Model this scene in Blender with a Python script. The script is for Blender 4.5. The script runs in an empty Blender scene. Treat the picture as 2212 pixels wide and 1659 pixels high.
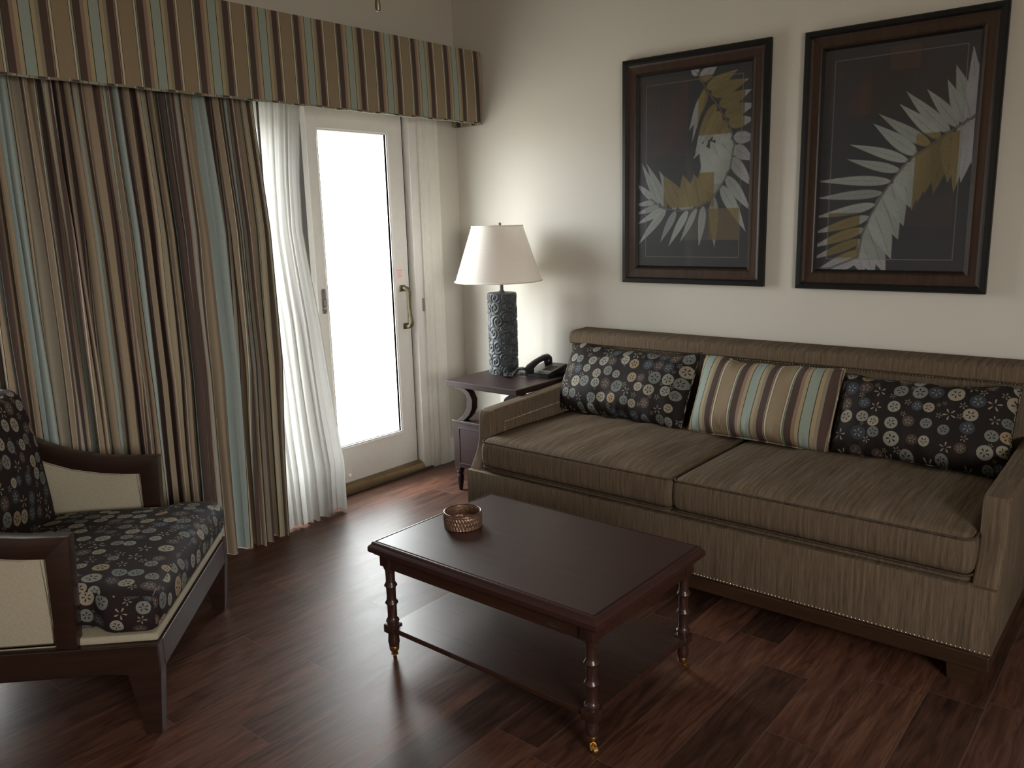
import bpy, bmesh, math, random
import numpy as np
from mathutils import Vector, Matrix
random.seed(7)
S = bpy.context.scene
COL = S.collection

# ------------------------------------------------------------------ camera
yaw, pitch, roll, fpx = 0.69805, 0.19876, -0.02674, 1773.0
f = Vector((-math.sin(yaw)*math.cos(pitch), math.cos(yaw)*math.cos(pitch), -math.sin(pitch)))
r = Vector((math.cos(yaw), math.sin(yaw), 0)); u = r.cross(f)
r2 = r*math.cos(roll)+u*math.sin(roll); u2 = -r*math.sin(roll)+u*math.cos(roll)
cam = bpy.data.objects.new('camera', bpy.data.cameras.new('camera')); COL.objects.link(cam)
M = Matrix((( r2.x, u2.x, -f.x, 3.5476), (r2.y, u2.y, -f.y, -3.7676), (r2.z, u2.z, -f.z, 1.5), (0, 0, 0, 1)))
cam.matrix_world = M
cam.data.sensor_fit = 'HORIZONTAL'; cam.data.sensor_width = 36; cam.data.lens = fpx/2212*36
cam.data.clip_start = 0.02
S.camera = cam
# ------------------------------------------------------------------ light
WORLD = 17.0
w = bpy.data.worlds.new('world'); S.world = w; w.use_nodes = True
wt = w.node_tree; tc = wt.nodes.new('ShaderNodeTexCoord'); sz = wt.nodes.new('ShaderNodeSeparateXYZ'); mr = wt.nodes.new('ShaderNodeMapRange')
wt.links.new(tc.outputs['Generated'], sz.inputs[0]); wt.links.new(sz.outputs[2], mr.inputs[0])
mr.inputs[1].default_value = -.12; mr.inputs[2].default_value = .05
mx = wt.nodes.new('ShaderNodeMix'); mx.data_type = 'RGBA'; wt.links.new(mr.outputs[0], mx.inputs[0])
mx.inputs[6].default_value = (.36, .34, .31, 1); mx.inputs[7].default_value = (.97, .98, 1.0, 1)      # paler ground, bright hazy sky
wt.links.new(mx.outputs[2], wt.nodes['Background'].inputs[0])
w.node_tree.nodes['Background'].inputs[1].default_value = WORLD
S.view_settings.view_transform = 'Standard'; S.view_settings.look = 'None'
S.view_settings.gamma = 1; S.view_settings.use_curve_mapping = False
S.view_settings.exposure = 0.60
S.cycles.use_denoising = True
S.cycles.max_bounces = 10; S.cycles.diffuse_bounces = 6; S.cycles.transparent_max_bounces = 16
S.cycles.sample_clamp_indirect = 6
# sky portals in the glazed openings: beside the lamp, far end of the door wall, and the window added on the right for fill light
RW = (-4.85, -3.05, 1.0, 2.25)       # unseen window added in the far right wall for fill light: y0, y1, z0, z1
for loc, rot, sx, sy in (((-.2, -1.1, 1.1), (0, -math.pi/2, 0), 2.1, 1.5), ((-.2, -2.8, 1.1), (0, -math.pi/2, 0), 2.1, .6),
                         ((6.1, (RW[0]+RW[1])/2, (RW[2]+RW[3])/2), (0, math.pi/2, 0), RW[3]-RW[2]+.1, RW[1]-RW[0]+.1)):
    L = bpy.data.lights.new('daylight_portal', 'AREA'); L.shape = 'RECTANGLE'; L.size = sx; L.size_y = sy
    L.cycles.is_portal = True
    o = bpy.data.objects.new('daylight_portal', L); COL.objects.link(o)
    o.location = loc; o.rotation_euler = rot

# ------------------------------------------------------------------ material helpers
class NT:
    def __init__(s, name):
        s.m = bpy.data.materials.new(name); s.m.use_nodes = True; s.t = s.m.node_tree
        s.b = s.t.nodes['Principled BSDF']; s.out = s.t.nodes['Material Output']
    def n(s, typ, **kw):
        x = s.t.nodes.new(typ)
        for k, v in kw.items(): setattr(x, k, v)
        return x
    def set(s, sock, v):
        if isinstance(v, bpy.types.NodeSocket): s.t.links.new(v, sock)
        elif v is not None: sock.default_value = v
    def math(s, op, a, b=None, c=None):
        x = s.n('ShaderNodeMath', operation=op); s.set(x.inputs[0], a)
        if b is not None: s.set(x.inputs[1], b)
        if c is not None: s.set(x.inputs[2], c)
        return x.outputs[0]
    def mix(s, fac, a, b, blend='MIX'):
        x = s.n('ShaderNodeMix', data_type='RGBA', blend_type=blend); s.set(x.inputs[0], fac)
        s.set(x.inputs[6], a); s.set(x.inputs[7], b); return x.outputs[2]
    def noise(s, vec, scale=5, detail=3, rough=.5, dist=0, dim='3D'):
        x = s.n('ShaderNodeTexNoise', noise_dimensions=dim)
        if vec is not None: s.set(x.inputs['Vector'], vec)
        x.inputs['Scale'].default_value = scale; x.inputs['Detail'].default_value = detail
        x.inputs['Roughness'].default_value = rough; x.inputs['Distortion'].default_value = dist
        return x.outputs[0]
    def mapping(s, vec, scale=(1, 1, 1), loc=(0, 0, 0), rot=(0, 0, 0)):
        x = s.n('ShaderNodeMapping'); s.set(x.inputs[0], vec)
        x.inputs['Scale'].default_value = scale; x.inputs['Location'].default_value = loc; x.inputs['Rotation'].default_value = rot
        return x.outputs[0]
    def ramp(s, fac, stops, interp='LINEAR'):
        x = s.n('ShaderNodeValToRGB'); cr = x.color_ramp; cr.interpolation = interp
        while len(cr.elements) < len(stops): cr.elements.new(0.5)
        for e, (p, c) in zip(cr.elements, stops):
            e.position = p; e.color = tuple(c)+(1,) if len(c) == 3 else c
        s.set(x.inputs[0], fac); return x.outputs[0]
    def coord(s, k='Object'): return s.n('ShaderNodeTexCoord').outputs[k]
    def sep(s, v):
        x = s.n('ShaderNodeSeparateXYZ'); s.set(x.inputs[0], v); return x.outputs
    def comb(s, a, b, c=0.0):
        x = s.n('ShaderNodeCombineXYZ'); s.set(x.inputs[0], a); s.set(x.inputs[1], b); s.set(x.inputs[2], c); return x.outputs[0]
    def sstep(s, v, a, b):
        x = s.n('ShaderNodeMapRange', interpolation_type='SMOOTHSTEP'); s.set(x.inputs[0], v)
        x.inputs[1].default_value = a; x.inputs[2].default_value = b; return x.outputs[0]
    def bump(s, h, st=.3, dist=.002):
        x = s.n('ShaderNodeBump'); s.set(x.inputs['Height'], h); x.inputs['Strength'].default_value = st
        x.inputs['Distance'].default_value = dist; s.t.links.new(x.outputs[0], s.b.inputs['Normal'])
    def done(s, col, rough=.5, metal=0, spec=None, coat=0, coat_r=.1, sheen=0):
        s.set(s.b.inputs['Base Color'], col if isinstance(col, bpy.types.NodeSocket) else tuple(col)+(1,))
        s.set(s.b.inputs['Roughness'], rough); s.b.inputs['Metallic'].default_value = metal
        if spec is not None: s.b.inputs['Specular IOR Level'].default_value = spec
        s.b.inputs['Coat Weight'].default_value = coat; s.b.inputs['Coat Roughness'].default_value = coat_r
        s.b.inputs['Sheen Weight'].default_value = sheen
        return s.m
def c4(a): return tuple(a)+(1,)

def m_plain(name, col, rough=.5, var=.08, scale=30, **kw):
    t = NT(name); n = t.noise(t.coord(), scale, 3)
    c = t.ramp(n, [(.3, [x*(1-var) for x in col]), (.7, [min(1, x*(1+var)) for x in col])])
    return t.done(c, rough, **kw)
def m_wall():
    t = NT('wall_paint'); p = t.coord(); n = t.noise(p, 1.2, 2)
    c = t.ramp(n, [(.3, (.57, .545, .495)), (.7, (.60, .575, .52))])
    t.bump(t.noise(p, 260, 2), .25, .001); return t.done(c, .6, spec=.3)
def m_floor():
    t = NT('floor_planks'); p = t.coord(); X, Y, Z = t.sep(p)
    W, LN = .16, .915
    gx = t.math('DIVIDE', t.math('ADD', X, -1.906+20*.16), W)
    ix = t.math('FLOOR', gx); fx = t.math('FRACT', gx)
    wn = t.n('ShaderNodeTexWhiteNoise', noise_dimensions='1D'); t.set(wn.inputs['W'], ix)
    gy = t.math('ADD', t.math('DIVIDE', Y, LN), t.math('ADD', wn.outputs[0], 10))
    iy = t.math('FLOOR', gy); fy = t.math('FRACT', gy)
    w2 = t.n('ShaderNodeTexWhiteNoise', noise_dimensions='2D'); t.set(w2.inputs['Vector'], t.comb(ix, iy))
    rnd = w2.outputs[0]; off = t.comb(t.math('MULTIPLY', rnd, 37), t.math('MULTIPLY', rnd, 91), 0)
    va = t.n('ShaderNodeVectorMath', operation='ADD'); t.set(va.inputs[0], p); t.set(va.inputs[1], off)
    q = va.outputs[0]
    g1 = t.noise(t.mapping(q, (14, 1.6, 1)), 2.2, 5, .6, 1.2)
    g2 = t.noise(t.mapping(q, (90, 3.0, 1)), 2.5, 4, .6, .4)
    kn = t.noise(t.mapping(q, (5, 1.6, 1)), 1.5, 2, .5, .6)
    base = t.ramp(g1, [(.25, (.024, .0125, .010)), (.42, (.062, .029, .020)), (.58, (.100, .050, .035)), (.8, (.145, .079, .055))])
    base = t.mix(t.math('MULTIPLY', t.sstep(g2, .42, .7), .55), base, (.027, .014, .011, 1))
    base = t.mix(t.math('MULTIPLY', t.sstep(kn, .60, .78), .75), base, (.022, .012, .010, 1))
    tone = t.ramp(rnd, [(0, (.62, .60, .60)), (.5, (1, .95, .92)), (1, (1.35, 1.2, 1.1))])
    base = t.mix(1.0, base, tone, 'MULTIPLY')
    ex = t.math('MINIMUM', fx, t.math('SUBTRACT', 1, fx)); ey = t.math('MINIMUM', fy, t.math('SUBTRACT', 1, fy))
    gr = t.math('MAXIMUM', t.math('LESS_THAN', ex, .0085), t.math('LESS_THAN', ey, .0016))
    base = t.mix(t.math('MULTIPLY', gr, .8), base, (.115, .075, .058, 1))
    h = t.math('SUBTRACT', t.math('MULTIPLY', g2, .25), gr)
    t.bump(h, .35, .0012)
    ro = t.math('ADD', t.math('MULTIPLY', g1, .14), .33)
    return t.done(base, ro, spec=.19)
def m_wood(name, dark, light, rough=.3, axis='x', scratch=0.0, coat=.25, spec=.35):
    t = NT(name); p = t.coord()
    sc = {'x': (1.5, 26, 26), 'y': (26, 1.5, 26), 'z': (26, 26, 1.5)}[axis]
    g = t.noise(t.mapping(p, sc), 1.6, 4, .6, .8)
    c = t.ramp(g, [(.3, dark), (.7, light)])
    if scratch:
        sc2 = {'x': (7, 190, 190), 'y': (190, 7, 190), 'z': (190, 190, 7)}[axis]
        s1 = t.noise(t.mapping(p, sc2), 1.0, 3, .7); s2 = t.noise(p, 16, 2)
        k = t.math('MULTIPLY', t.sstep(s1, .60, .72), t.math('MULTIPLY', t.sstep(s2, .45, .7), scratch))
        c = t.mix(k, c, (.16, .15, .15, 1))
    return t.done(c, rough, coat=coat, coat_r=.25, spec=spec)
def m_fabric(name, cols, rough=.9):
    t = NT(name); uv = t.coord('UV')
    a = t.noise(t.mapping(uv, (95, 3.5, 1)), 1, 3, .6); b = t.noise(t.mapping(uv, (420, 14, 1)), 1, 2, .6)
    c_ = t.noise(uv, 3.0, 2)
    m_ = t.math('ADD', t.math('MULTIPLY', a, .6), t.math('MULTIPLY', b, .4))
    c = t.ramp(m_, [(.36, cols[0]), (.5, cols[1]), (.64, cols[2])])
    wv = t.noise(t.mapping(uv, (500, 500, 1)), 1, 1)
    t.bump(wv, .3, .0012)
    return t.done(c, rough, spec=.06)
TAU_, BLU, BRN, MAU, GLD, CRM, BLK, TGR, TEA = (.190,.142,.092), (.205,.240,.215), (.050,.030,.026), (.190,.125,.100), (.27,.212,.130), (.37,.325,.235), (.018,.014,.012), (.18,.155,.115), (.12,.15,.13)
STRIPE = [(0, TAU_), (.213, BLK), (.221, CRM), (.25, BLK), (.257, TEA), (.276, BLK), (.284, BRN), (.385, MAU), (.443, GLD), (.503, BLK), (.512, BLU),
          (.667, BLK), (.676, GLD), (.735, TGR), (.792, BRN), (.905, MAU), (.918, BRN), (.93, CRM), (.962, BLK), (.971, TAU_)]
def m_stripe(name, period=.2475, gain=1.0, origin=-.1035, rough=.85, tint=(1, 1, 1)):
    t = NT(name); uv = t.coord('UV'); X, Y, _ = t.sep(uv)
    fr = t.math('FRACT', t.math('ADD', t.math('DIVIDE', t.math('SUBTRACT', X, origin), period), 40.1065))
    c = t.ramp(fr, [(p, [x*gain*g for x, g in zip(k, tint)]) for p, k in STRIPE], 'CONSTANT')
    n = t.noise(t.mapping(uv, (60, 500, 1)), 1, 2)
    c = t.mix(t.math('MULTIPLY', n, .35), c, (.10, .085, .07, 1))
    t.bump(t.noise(t.mapping(uv, (600, 600, 1)), 1, 1), .2, .001)
    return t.done(c, rough, spec=.2)
def m_dollar(name, cell=.058, bg=(.020, .0125, .011), gain=1.0, seed=0.0, twist=0.0):
    """dark cloth printed with sand dollars and small starfish"""
    t = NT(name); uv = t.coord('UV')
    if twist: uv = t.mapping(uv, rot=(0, 0, twist))
    warp = t.noise(uv, 22, 2); 
    def layer(off, rand, pal_seed):
        q = t.mapping(uv, (1/cell, 1/cell, 1), (off+seed, off*1.7+seed, 0))
        v = t.n('ShaderNodeTexVoronoi', voronoi_dimensions='2D', feature='F1'); t.set(v.inputs['Vector'], q)
        v.inputs['Scale'].default_value = 1; v.inputs['Randomness'].default_value = rand
        d = v.outputs['Distance']; cr = t.n('ShaderNodeSeparateColor'); t.set(cr.inputs[0], v.outputs['Color'])
        sub = t.n('ShaderNodeVectorMath', operation='SUBTRACT'); t.set(sub.inputs[0], q); t.set(sub.inputs[1], v.outputs['Position'])
        sx, sy, _ = t.sep(sub.outputs[0]); th = t.math('ARCTAN2', sy, sx)
        ns = t.n('ShaderNodeTexVoronoi', voronoi_dimensions='2D', feature='N_SPHERE_RADIUS'); t.set(ns.inputs['Vector'], q)
        ns.inputs['Scale'].default_value = 1; ns.inputs['Randomness'].default_value = rand
        return q, d, cr.outputs, th, v.outputs['Position'], ns.outputs['Radius']
    pal = [(0, (.42, .37, .29)), (.20, (.24, .25, .23)), (.38, (.115, .080, .066)), (.50, (.060, .074, .098)), (.62, (.37, .36, .31)), (.76, (.43, .32, .20)), (.81, (.20, .21, .20)), (.90, (.085, .058, .050)), (.95, (.050, .060, .078))]
    pal = [(p, [x*gain for x in c]) for p, c in pal]
    q, d, rgb, th, pos1, ns1 = layer(0.0, .48, 0)
    rad = t.math('MINIMUM', t.math('MULTIPLY_ADD', rgb[0], .24, .31), t.math('MULTIPLY', ns1, .97))
    wob = t.math('MULTIPLY', t.math('SUBTRACT', warp, .5), .07)
    dd = t.math('ADD', d, wob)
    rel = t.math('DIVIDE', dd, rad)                      # 0 centre .. 1 rim
    star = t.math('LESS_THAN', rgb[1], .17)
    disc = t.math('LESS_THAN', rel, 1.0)
    petal = t.math('ABSOLUTE', t.math('COSINE', t.math('MULTIPLY_ADD', th, 2.5, t.math('MULTIPLY', rgb[2], 6))))
    body = t.math('SINE', t.math('MULTIPLY', t.math('MINIMUM', t.math('DIVIDE', rel, .78), 1.0), 3.14159))
    pm = t.math('GREATER_THAN', t.math('MULTIPLY', petal, t.math('POWER', body, .30)), .855)
    pm = t.math('MULTIPLY', pm, t.math('MULTIPLY', t.math('LESS_THAN', rel, .80), t.math('GREATER_THAN', rel, .11)))
    colr = t.ramp(rgb[2], pal, 'CONSTANT')
    tex = t.noise(uv, 260, 2, .7)
    colr = t.mix(t.math('MULTIPLY', t.sstep(tex, .4, .75), .45), colr, c4(bg))
    lum = t.n('ShaderNodeRGBToBW'); t.set(lum.inputs[0], colr)
    lightp = t.math('LESS_THAN', lum.outputs[0], .13*gain)
    pcol = t.mix(lightp, c4(bg), (.30*gain, .28*gain, .24*gain, 1))
    discc = t.mix(pm, colr, pcol)
    # starfish-only cells
    star_m = t.math('GREATER_THAN', t.math('MULTIPLY', petal, t.math('POWER', t.math('SINE', t.math('MULTIPLY', t.math('MINIMUM', t.math('MULTIPLY', rel, .85), 1.0), 3.14159)), .2)), .90)
    star_m = t.math('MULTIPLY', star_m, t.math('LESS_THAN', rel, 1.1))
    mask = t.math('ADD', t.math('MULTIPLY', star, star_m), t.math('MULTIPLY', t.math('SUBTRACT', 1, star), disc))
    c = t.mix(star, discc, (.36*gain, .31*gain, .24*gain, 1))
    out = t.mix(mask, c4(bg), c)
    # second, smaller motif layer in the gaps
    q2, d2, rgb2, th2, pos2, ns2 = layer(3.37, .9, 1)
    va = t.n('ShaderNodeVectorMath', operation='SUBTRACT'); t.set(va.inputs[0], pos2); va.inputs[1].default_value = (3.37, 3.37*1.7, 0)
    vc = t.n('ShaderNodeTexVoronoi', voronoi_dimensions='2D', feature='F1'); t.set(vc.inputs['Vector'], va.outputs[0])
    vc.inputs['Scale'].default_value = 1; vc.inputs['Randomness'].default_value = .48
    free = t.math('SUBTRACT', vc.outputs['Distance'], .40)          # room left round this star's centre
    r2_ = t.math('MINIMUM', t.math('MINIMUM', t.math('ADD', free, .06), .26), t.math('MULTIPLY', ns2, .95))
    rel2 = t.math('DIVIDE', d2, t.math('MAXIMUM', r2_, .001))
    p2 = t.math('ABSOLUTE', t.math('COSINE', t.math('MULTIPLY', th2, 2.5)))
    b2 = t.math('POWER', t.math('SINE', t.math('MULTIPLY', t.math('MINIMUM', rel2, 1.0), 3.14159)), .3)
    m2 = t.math('MULTIPLY', t.math('MULTIPLY', t.math('GREATER_THAN', t.math('MULTIPLY', p2, b2), .80), t.math('LESS_THAN', rel2, 1.0)), t.math('GREATER_THAN', r2_, .10))
    m2 = t.math('MULTIPLY', m2, t.math('SUBTRACT', 1, mask))
    out = t.mix(m2, out, (.27*gain, .23*gain, .18*gain, 1))
    t.bump(t.noise(t.mapping(uv, (700, 700, 1)), 1, 1), .15, .001)
    return t.done(out, .8, spec=.25)
def m_linen(name, col):
    t = NT(name); uv = t.coord('UV')
    n = t.noise(t.mapping(uv, (90, 420, 1)), 1, 2); n2 = t.noise(t.mapping(uv, (420, 90, 1)), 1, 2)
    k = t.math('MULTIPLY', t.math('ADD', n, n2), .5)
    c = t.ramp(k, [(.35, [x*.85 for x in col]), (.65, [min(1, x*1.1) for x in col])])
    t.bump(k, .4, .001); return t.done(c, .85, spec=.2)
def m_sheer():
    t = NT('sheer_voile'); uv = t.coord('UV')
    tr = t.n('ShaderNodeBsdfTransparent'); tl = t.n('ShaderNodeBsdfTranslucent'); df = t.n('ShaderNodeBsdfDiffuse')
    tl.inputs[0].default_value = (.35, .35, .34, 1); df.inputs[0].default_value = (.62, .61, .58, 1)
    n = t.noise(t.mapping(uv, (300, 300, 1)), 1, 2)
    m1 = t.n('ShaderNodeMixShader'); m1.inputs[0].default_value = .6
    t.t.links.new(tl.outputs[0], m1.inputs[1]); t.t.links.new(df.outputs[0], m1.inputs[2])
    m2 = t.n('ShaderNodeMixShader'); t.set(m2.inputs[0], t.math('MULTIPLY_ADD', n, .04, .96))
    t.t.links.new(tr.outputs[0], m2.inputs[1]); t.t.links.new(m1.outputs[0], m2.inputs[2])
    t.t.links.new(m2.outputs[0], t.out.inputs[0]); return t.m
def m_glass(name='pane_glass', tint=(.95, .97, .96, 1)):
    t = NT(name); tr = t.n('ShaderNodeBsdfTransparent'); gl = t.n('ShaderNodeBsdfGlossy')
    gl.inputs['Roughness'].default_value = .02; tr.inputs[0].default_value = tint
    lw = t.n('ShaderNodeLayerWeight'); lw.inputs[0].default_value = .5
    fr_ = t.math('MULTIPLY_ADD', t.math('POWER', lw.outputs['Facing'], 5), .9, .04)
    m = t.n('ShaderNodeMixShader'); t.set(m.inputs[0], fr_)
    t.t.links.new(tr.outputs[0], m.inputs[1]); t.t.links.new(gl.outputs[0], m.inputs[2])
    t.t.links.new(m.outputs[0], t.out.inputs[0]); return t.m
def m_shade():
    t = NT('lamp_shade_cloth'); tl = t.n('ShaderNodeBsdfTranslucent'); df = t.n('ShaderNodeBsdfDiffuse')
    n = t.noise(t.coord(), 200, 2); c = t.ramp(n, [(.3, (.90, .86, .82)), (.7, (.95, .91, .87))])
    t.set(tl.inputs[0], c); t.set(df.inputs[0], c)
    m = t.n('ShaderNodeMixShader'); m.inputs[0].default_value = .68
    t.t.links.new(tl.outputs[0], m.inputs[1]); t.t.links.new(df.outputs[0], m.inputs[2])
    t.t.links.new(m.outputs[0], t.out.inputs[0]); return t.m
def m_attr(name, rough=.35, coat=.6):
    t = NT(name); a = t.n('ShaderNodeAttribute', attribute_name='Col')
    n = t.noise(t.coord(), 300, 2)
    c = t.mix(t.math('MULTIPLY', n, .10), a.outputs['Color'], (.02, .02, .02, 1))
    return t.done(c, rough, coat=coat, coat_r=.06)

MWALL = m_wall()
MCEIL = m_plain('ceiling_paint', (.68, .65, .58), .8, .03)
MFLOOR = m_floor()
MWHITE = m_plain('white_gloss_paint', (.72, .71, .68), .38, .02)
MTRIMW = m_plain('casing_paint', (.70, .69, .64), .4, .02)
MGREY = m_plain('grey_weatherstrip', (.115, .115, .112), .7, .05)
MDARKGAP = m_plain('black_gap_backing', (.01, .01, .01), .8, .1)
MGOLD = m_plain('bronze_sill_metal', (.22, .150, .080), .42, .12, 12, metal=.7)
MSILLD = m_plain('dark_sill_track', (.045, .032, .025), .5, .1)
MBRASS = m_plain('polished_brass', (.72, .50, .20), .22, .1, 40, metal=1)
MABRASS = m_plain('antique_brass', (.13, .110, .068), .42, .15, 60, metal=.75)
MPEWTER = m_plain('pewter_metal', (.27, .24, .24), .42, .1, metal=.6)
MGLASS = m_glass(); MGLASSW = m_glass('warm_fill_glass', (.99, .955, .90, 1))  # second glass is tinted to warm the added window's fill light
MSHEER = m_sheer()
MSOFA = m_fabric('sofa_strie_fabric', ((.076, .056, .040), (.120, .089, .062), (.172, .130, .090)))
MPIPE = m_fabric('sofa_piping_fabric', ((.045, .034, .026), (.065, .050, .037), (.09, .07, .05)))
MSTRV = m_stripe('valance_stripe_fabric', gain=1.6, tint=(.97, 1.0, 1.0))
MSTRC = m_stripe('curtain_stripe_fabric', gain=1.8, tint=(.95, 1.0, 1.10))
MSTRP = m_stripe('pillow_stripe_fabric', period=.255, gain=1.45, origin=1.957, tint=(.98, 1.0, 1.0))
MDOL = m_dollar('sand_dollar_print', .065, bg=(.0125, .0085, .008), gain=.62)
MDOLC = m_dollar('sand_dollar_print_chair', .063, bg=(.0140, .0080, .0080), gain=.66, seed=5.3, twist=.2)
MLINEN = m_linen('ivory_linen', (.33, .295, .225))
MCHW = m_wood('chair_dark_wood', (.016, .0075, .0055), (.030, .013, .009), .34, 'x')
MTBW = m_wood('table_top_wood', (.030, .0125, .011), (.044, .018, .0155), .38, 'x', 0, .0, .22)
MTBS = m_wood('table_scratched_wood', (.026, .011, .008), (.046, .019, .012), .38, 'x', .55, .1, .25)
MTBL = m_wood('table_leg_wood', (.026, .011, .009), (.040, .017, .013), .28, 'z', 1.0)
MSTW = m_wood('side_table_wood', (.018, .009, .009), (.032, .015, .014), .42, 'x', 0, 0)
MPLINTH = m_wood('sofa_plinth_wood', (.028, .014, .008), (.050, .026, .014), .4, 'x', .1)
MFRB = m_plain('frame_black_moulding', (.007, .0065, .0065), .5, .2, spec=.3)
MFRW = m_wood('frame_brown_moulding', (.028, .0145, .0085), (.052, .027, .015), .5, 'z', .1, 0)
MNAIL = m_plain('nailhead_metal', (.30, .25, .18), .3, .1, metal=.9)
MSLATE = m_plain('slate_ceramic', (.045, .053, .060), .5, .12, 18)
MSHADE = m_shade()
MPHONE = m_plain('phone_black_plastic', (.012, .012, .014), .3, .1)
MPHLBL = m_plain('phone_grey_label', (.16, .155, .14), .45, .1)
MWIRE = m_plain('copper_wicker', (.27, .165, .12), .30, .35, 90, metal=.65)
MWIRED = m_plain('dark_bowl_glass', (.10, .05, .035), .16, .3, 60, metal=.3)
MOUT = m_plain('outlet_plastic', (.75, .74, .70), .4, .02)
MRED = m_plain('red_ink', (.75, .10, .08), .6, .02)
MPAPER = m_plain('sticker_paper', (.78, .70, .66), .5, .02)
MART = m_attr('palm_print', .45, .30)
MBACK = m_plain('frame_backing', (.05, .04, .03), .8)

# ------------------------------------------------------------------ object helpers
def boxuv(me):
    n = len(me.loops); uvl = me.uv_layers.new(name='UVMap')
    for p in me.polygons:
        a = [abs(x) for x in p.normal]; k = a.index(max(a))
        for li in p.loop_indices:
            co = me.vertices[me.loops[li].vertex_index].co
            uvl.data[li].uv = (co.x, co.y) if k == 2 else ((co.y, co.z) if k == 0 else (co.x, co.z))
def obj(name, bm, mat, parent=None, smooth=False, uv=None, label=None):
    """link one mesh object; bm is a bmesh or (verts, faces[, uvs])"""
    me = bpy.data.meshes.new(name)
    if isinstance(bm, bmesh.types.BMesh):
        bmesh.ops.recalc_face_normals(bm, faces=bm.faces); bm.to_mesh(me); bm.free()
    else:
        me.from_pydata([tuple(v) for v in bm[0]], [], [tuple(x) for x in bm[1]])
        if len(bm) > 2 and bm[2] is not None:
            l = me.uv_layers.new(name='UVMap'); uvs = np.asarray(bm[2], float)
            idx = np.empty(len(me.loops), int); me.loops.foreach_get('vertex_index', idx)
            l.data.foreach_set('uv', uvs[idx].ravel())
        me.update()
    if not me.uv_layers: boxuv(me)
    me.materials.append(mat)
    if smooth:
        me.polygons.foreach_set('use_smooth', [True]*len(me.polygons))
        if smooth is not True: me.set_sharp_from_angle(angle=math.radians(smooth))
    o = bpy.data.objects.new(name, me); COL.objects.link(o)
    if parent is not None: attach(o, parent)
    if label: o['label'] = label
    return o
def attach(o, parent):
    o.parent = parent
    root = parent
    while root.parent: root = root.parent
    if root.get('_local'): return
    if parent is root: o.matrix_parent_inverse = Matrix.Translation(-Vector(root.location))
def thing(name, label, cat, loc=(0, 0, 0), rotz=0, group=None, local=False):
    o = bpy.data.objects.new(name, None); COL.objects.link(o); o.empty_display_size = .1
    o.location = loc; o.rotation_euler = (0, 0, rotz); o['label'] = label; o['category'] = cat
    if group: o['group'] = group
    if local: o['_local'] = 1
    return o
def tag(o, label, cat, group=None):
    o['label'] = label; o['category'] = cat
    if group: o['group'] = group
    return o
def struct(name, bm, mat, **kw):
    o = obj(name, bm, mat, **kw); o['kind'] = 'structure'; return o
def B(): return bmesh.new()
def box(bm, x0, x1, y0, y1, z0, z1, bev=0, seg=2):
    t = bmesh.new(); bmesh.ops.create_cube(t, size=1)
    for v in t.verts: v.co = Vector(((x0+x1)/2+v.co.x*(x1-x0), (y0+y1)/2+v.co.y*(y1-y0), (z0+z1)/2+v.co.z*(z1-z0)))
    if bev: bmesh.ops.bevel(t, geom=t.edges[:], offset=bev, segments=seg, profile=.5, affect='EDGES')
    me = bpy.data.meshes.new('t'); t.to_mesh(me); t.free(); bm.from_mesh(me); bpy.data.meshes.remove(me); return bm
def prism(bm, pts, axis, a0, a1, bev=0, seg=2):
    """pts: 2D outline; axis x -> pts are (y,z); y -> (x,z); z -> (x,y)"""
    t = bmesh.new()
    def mk(p, a): return {'x': (a, p[0], p[1]), 'y': (p[0], a, p[1]), 'z': (p[0], p[1], a)}[axis]
    v0 = [t.verts.new(mk(p, a0)) for p in pts]; v1 = [t.verts.new(mk(p, a1)) for p in pts]; n = len(pts)
    t.faces.new(v0); t.faces.new(v1[::-1])
    for i in range(n): t.faces.new((v0[i], v0[(i+1) % n], v1[(i+1) % n], v1[i]))
    bmesh.ops.recalc_face_normals(t, faces=t.faces)
    if bev:
        ed = [e for e in t.edges if (e.verts[0] in v0) == (e.verts[1] in v0)]
        bmesh.ops.bevel(t, geom=ed, offset=bev, segments=seg, profile=.5, affect='EDGES')
    me = bpy.data.meshes.new('t'); t.to_mesh(me); t.free(); bm.from_mesh(me); bpy.data.meshes.remove(me); return bm
def hexa(bm, bot, top):
    """tapered block from two quads of points"""
    v = [bm.verts.new(p) for p in bot]+[bm.verts.new(p) for p in top]
    for q in ((3, 2, 1, 0), (4, 5, 6, 7), (0, 1, 5, 4), (1, 2, 6, 5), (2, 3, 7, 6), (3, 0, 4, 7)): bm.faces.new([v[i] for i in q])
    return bm
def lathe(bm, prof, c, seg=28, cap=True):
    rings = []
    for r_, z in prof:
        rings.append([bm.verts.new((c[0]+r_*math.cos(2*math.pi*i/seg), c[1]+r_*math.sin(2*math.pi*i/seg), z)) for i in range(seg)])
    for a, b in zip(rings, rings[1:]):
        for i in range(seg): bm.faces.new((a[i], a[(i+1) % seg], b[(i+1) % seg], b[i]))
    if cap: bm.faces.new(rings[0][::-1]); bm.faces.new(rings[-1])
    return bm
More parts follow.
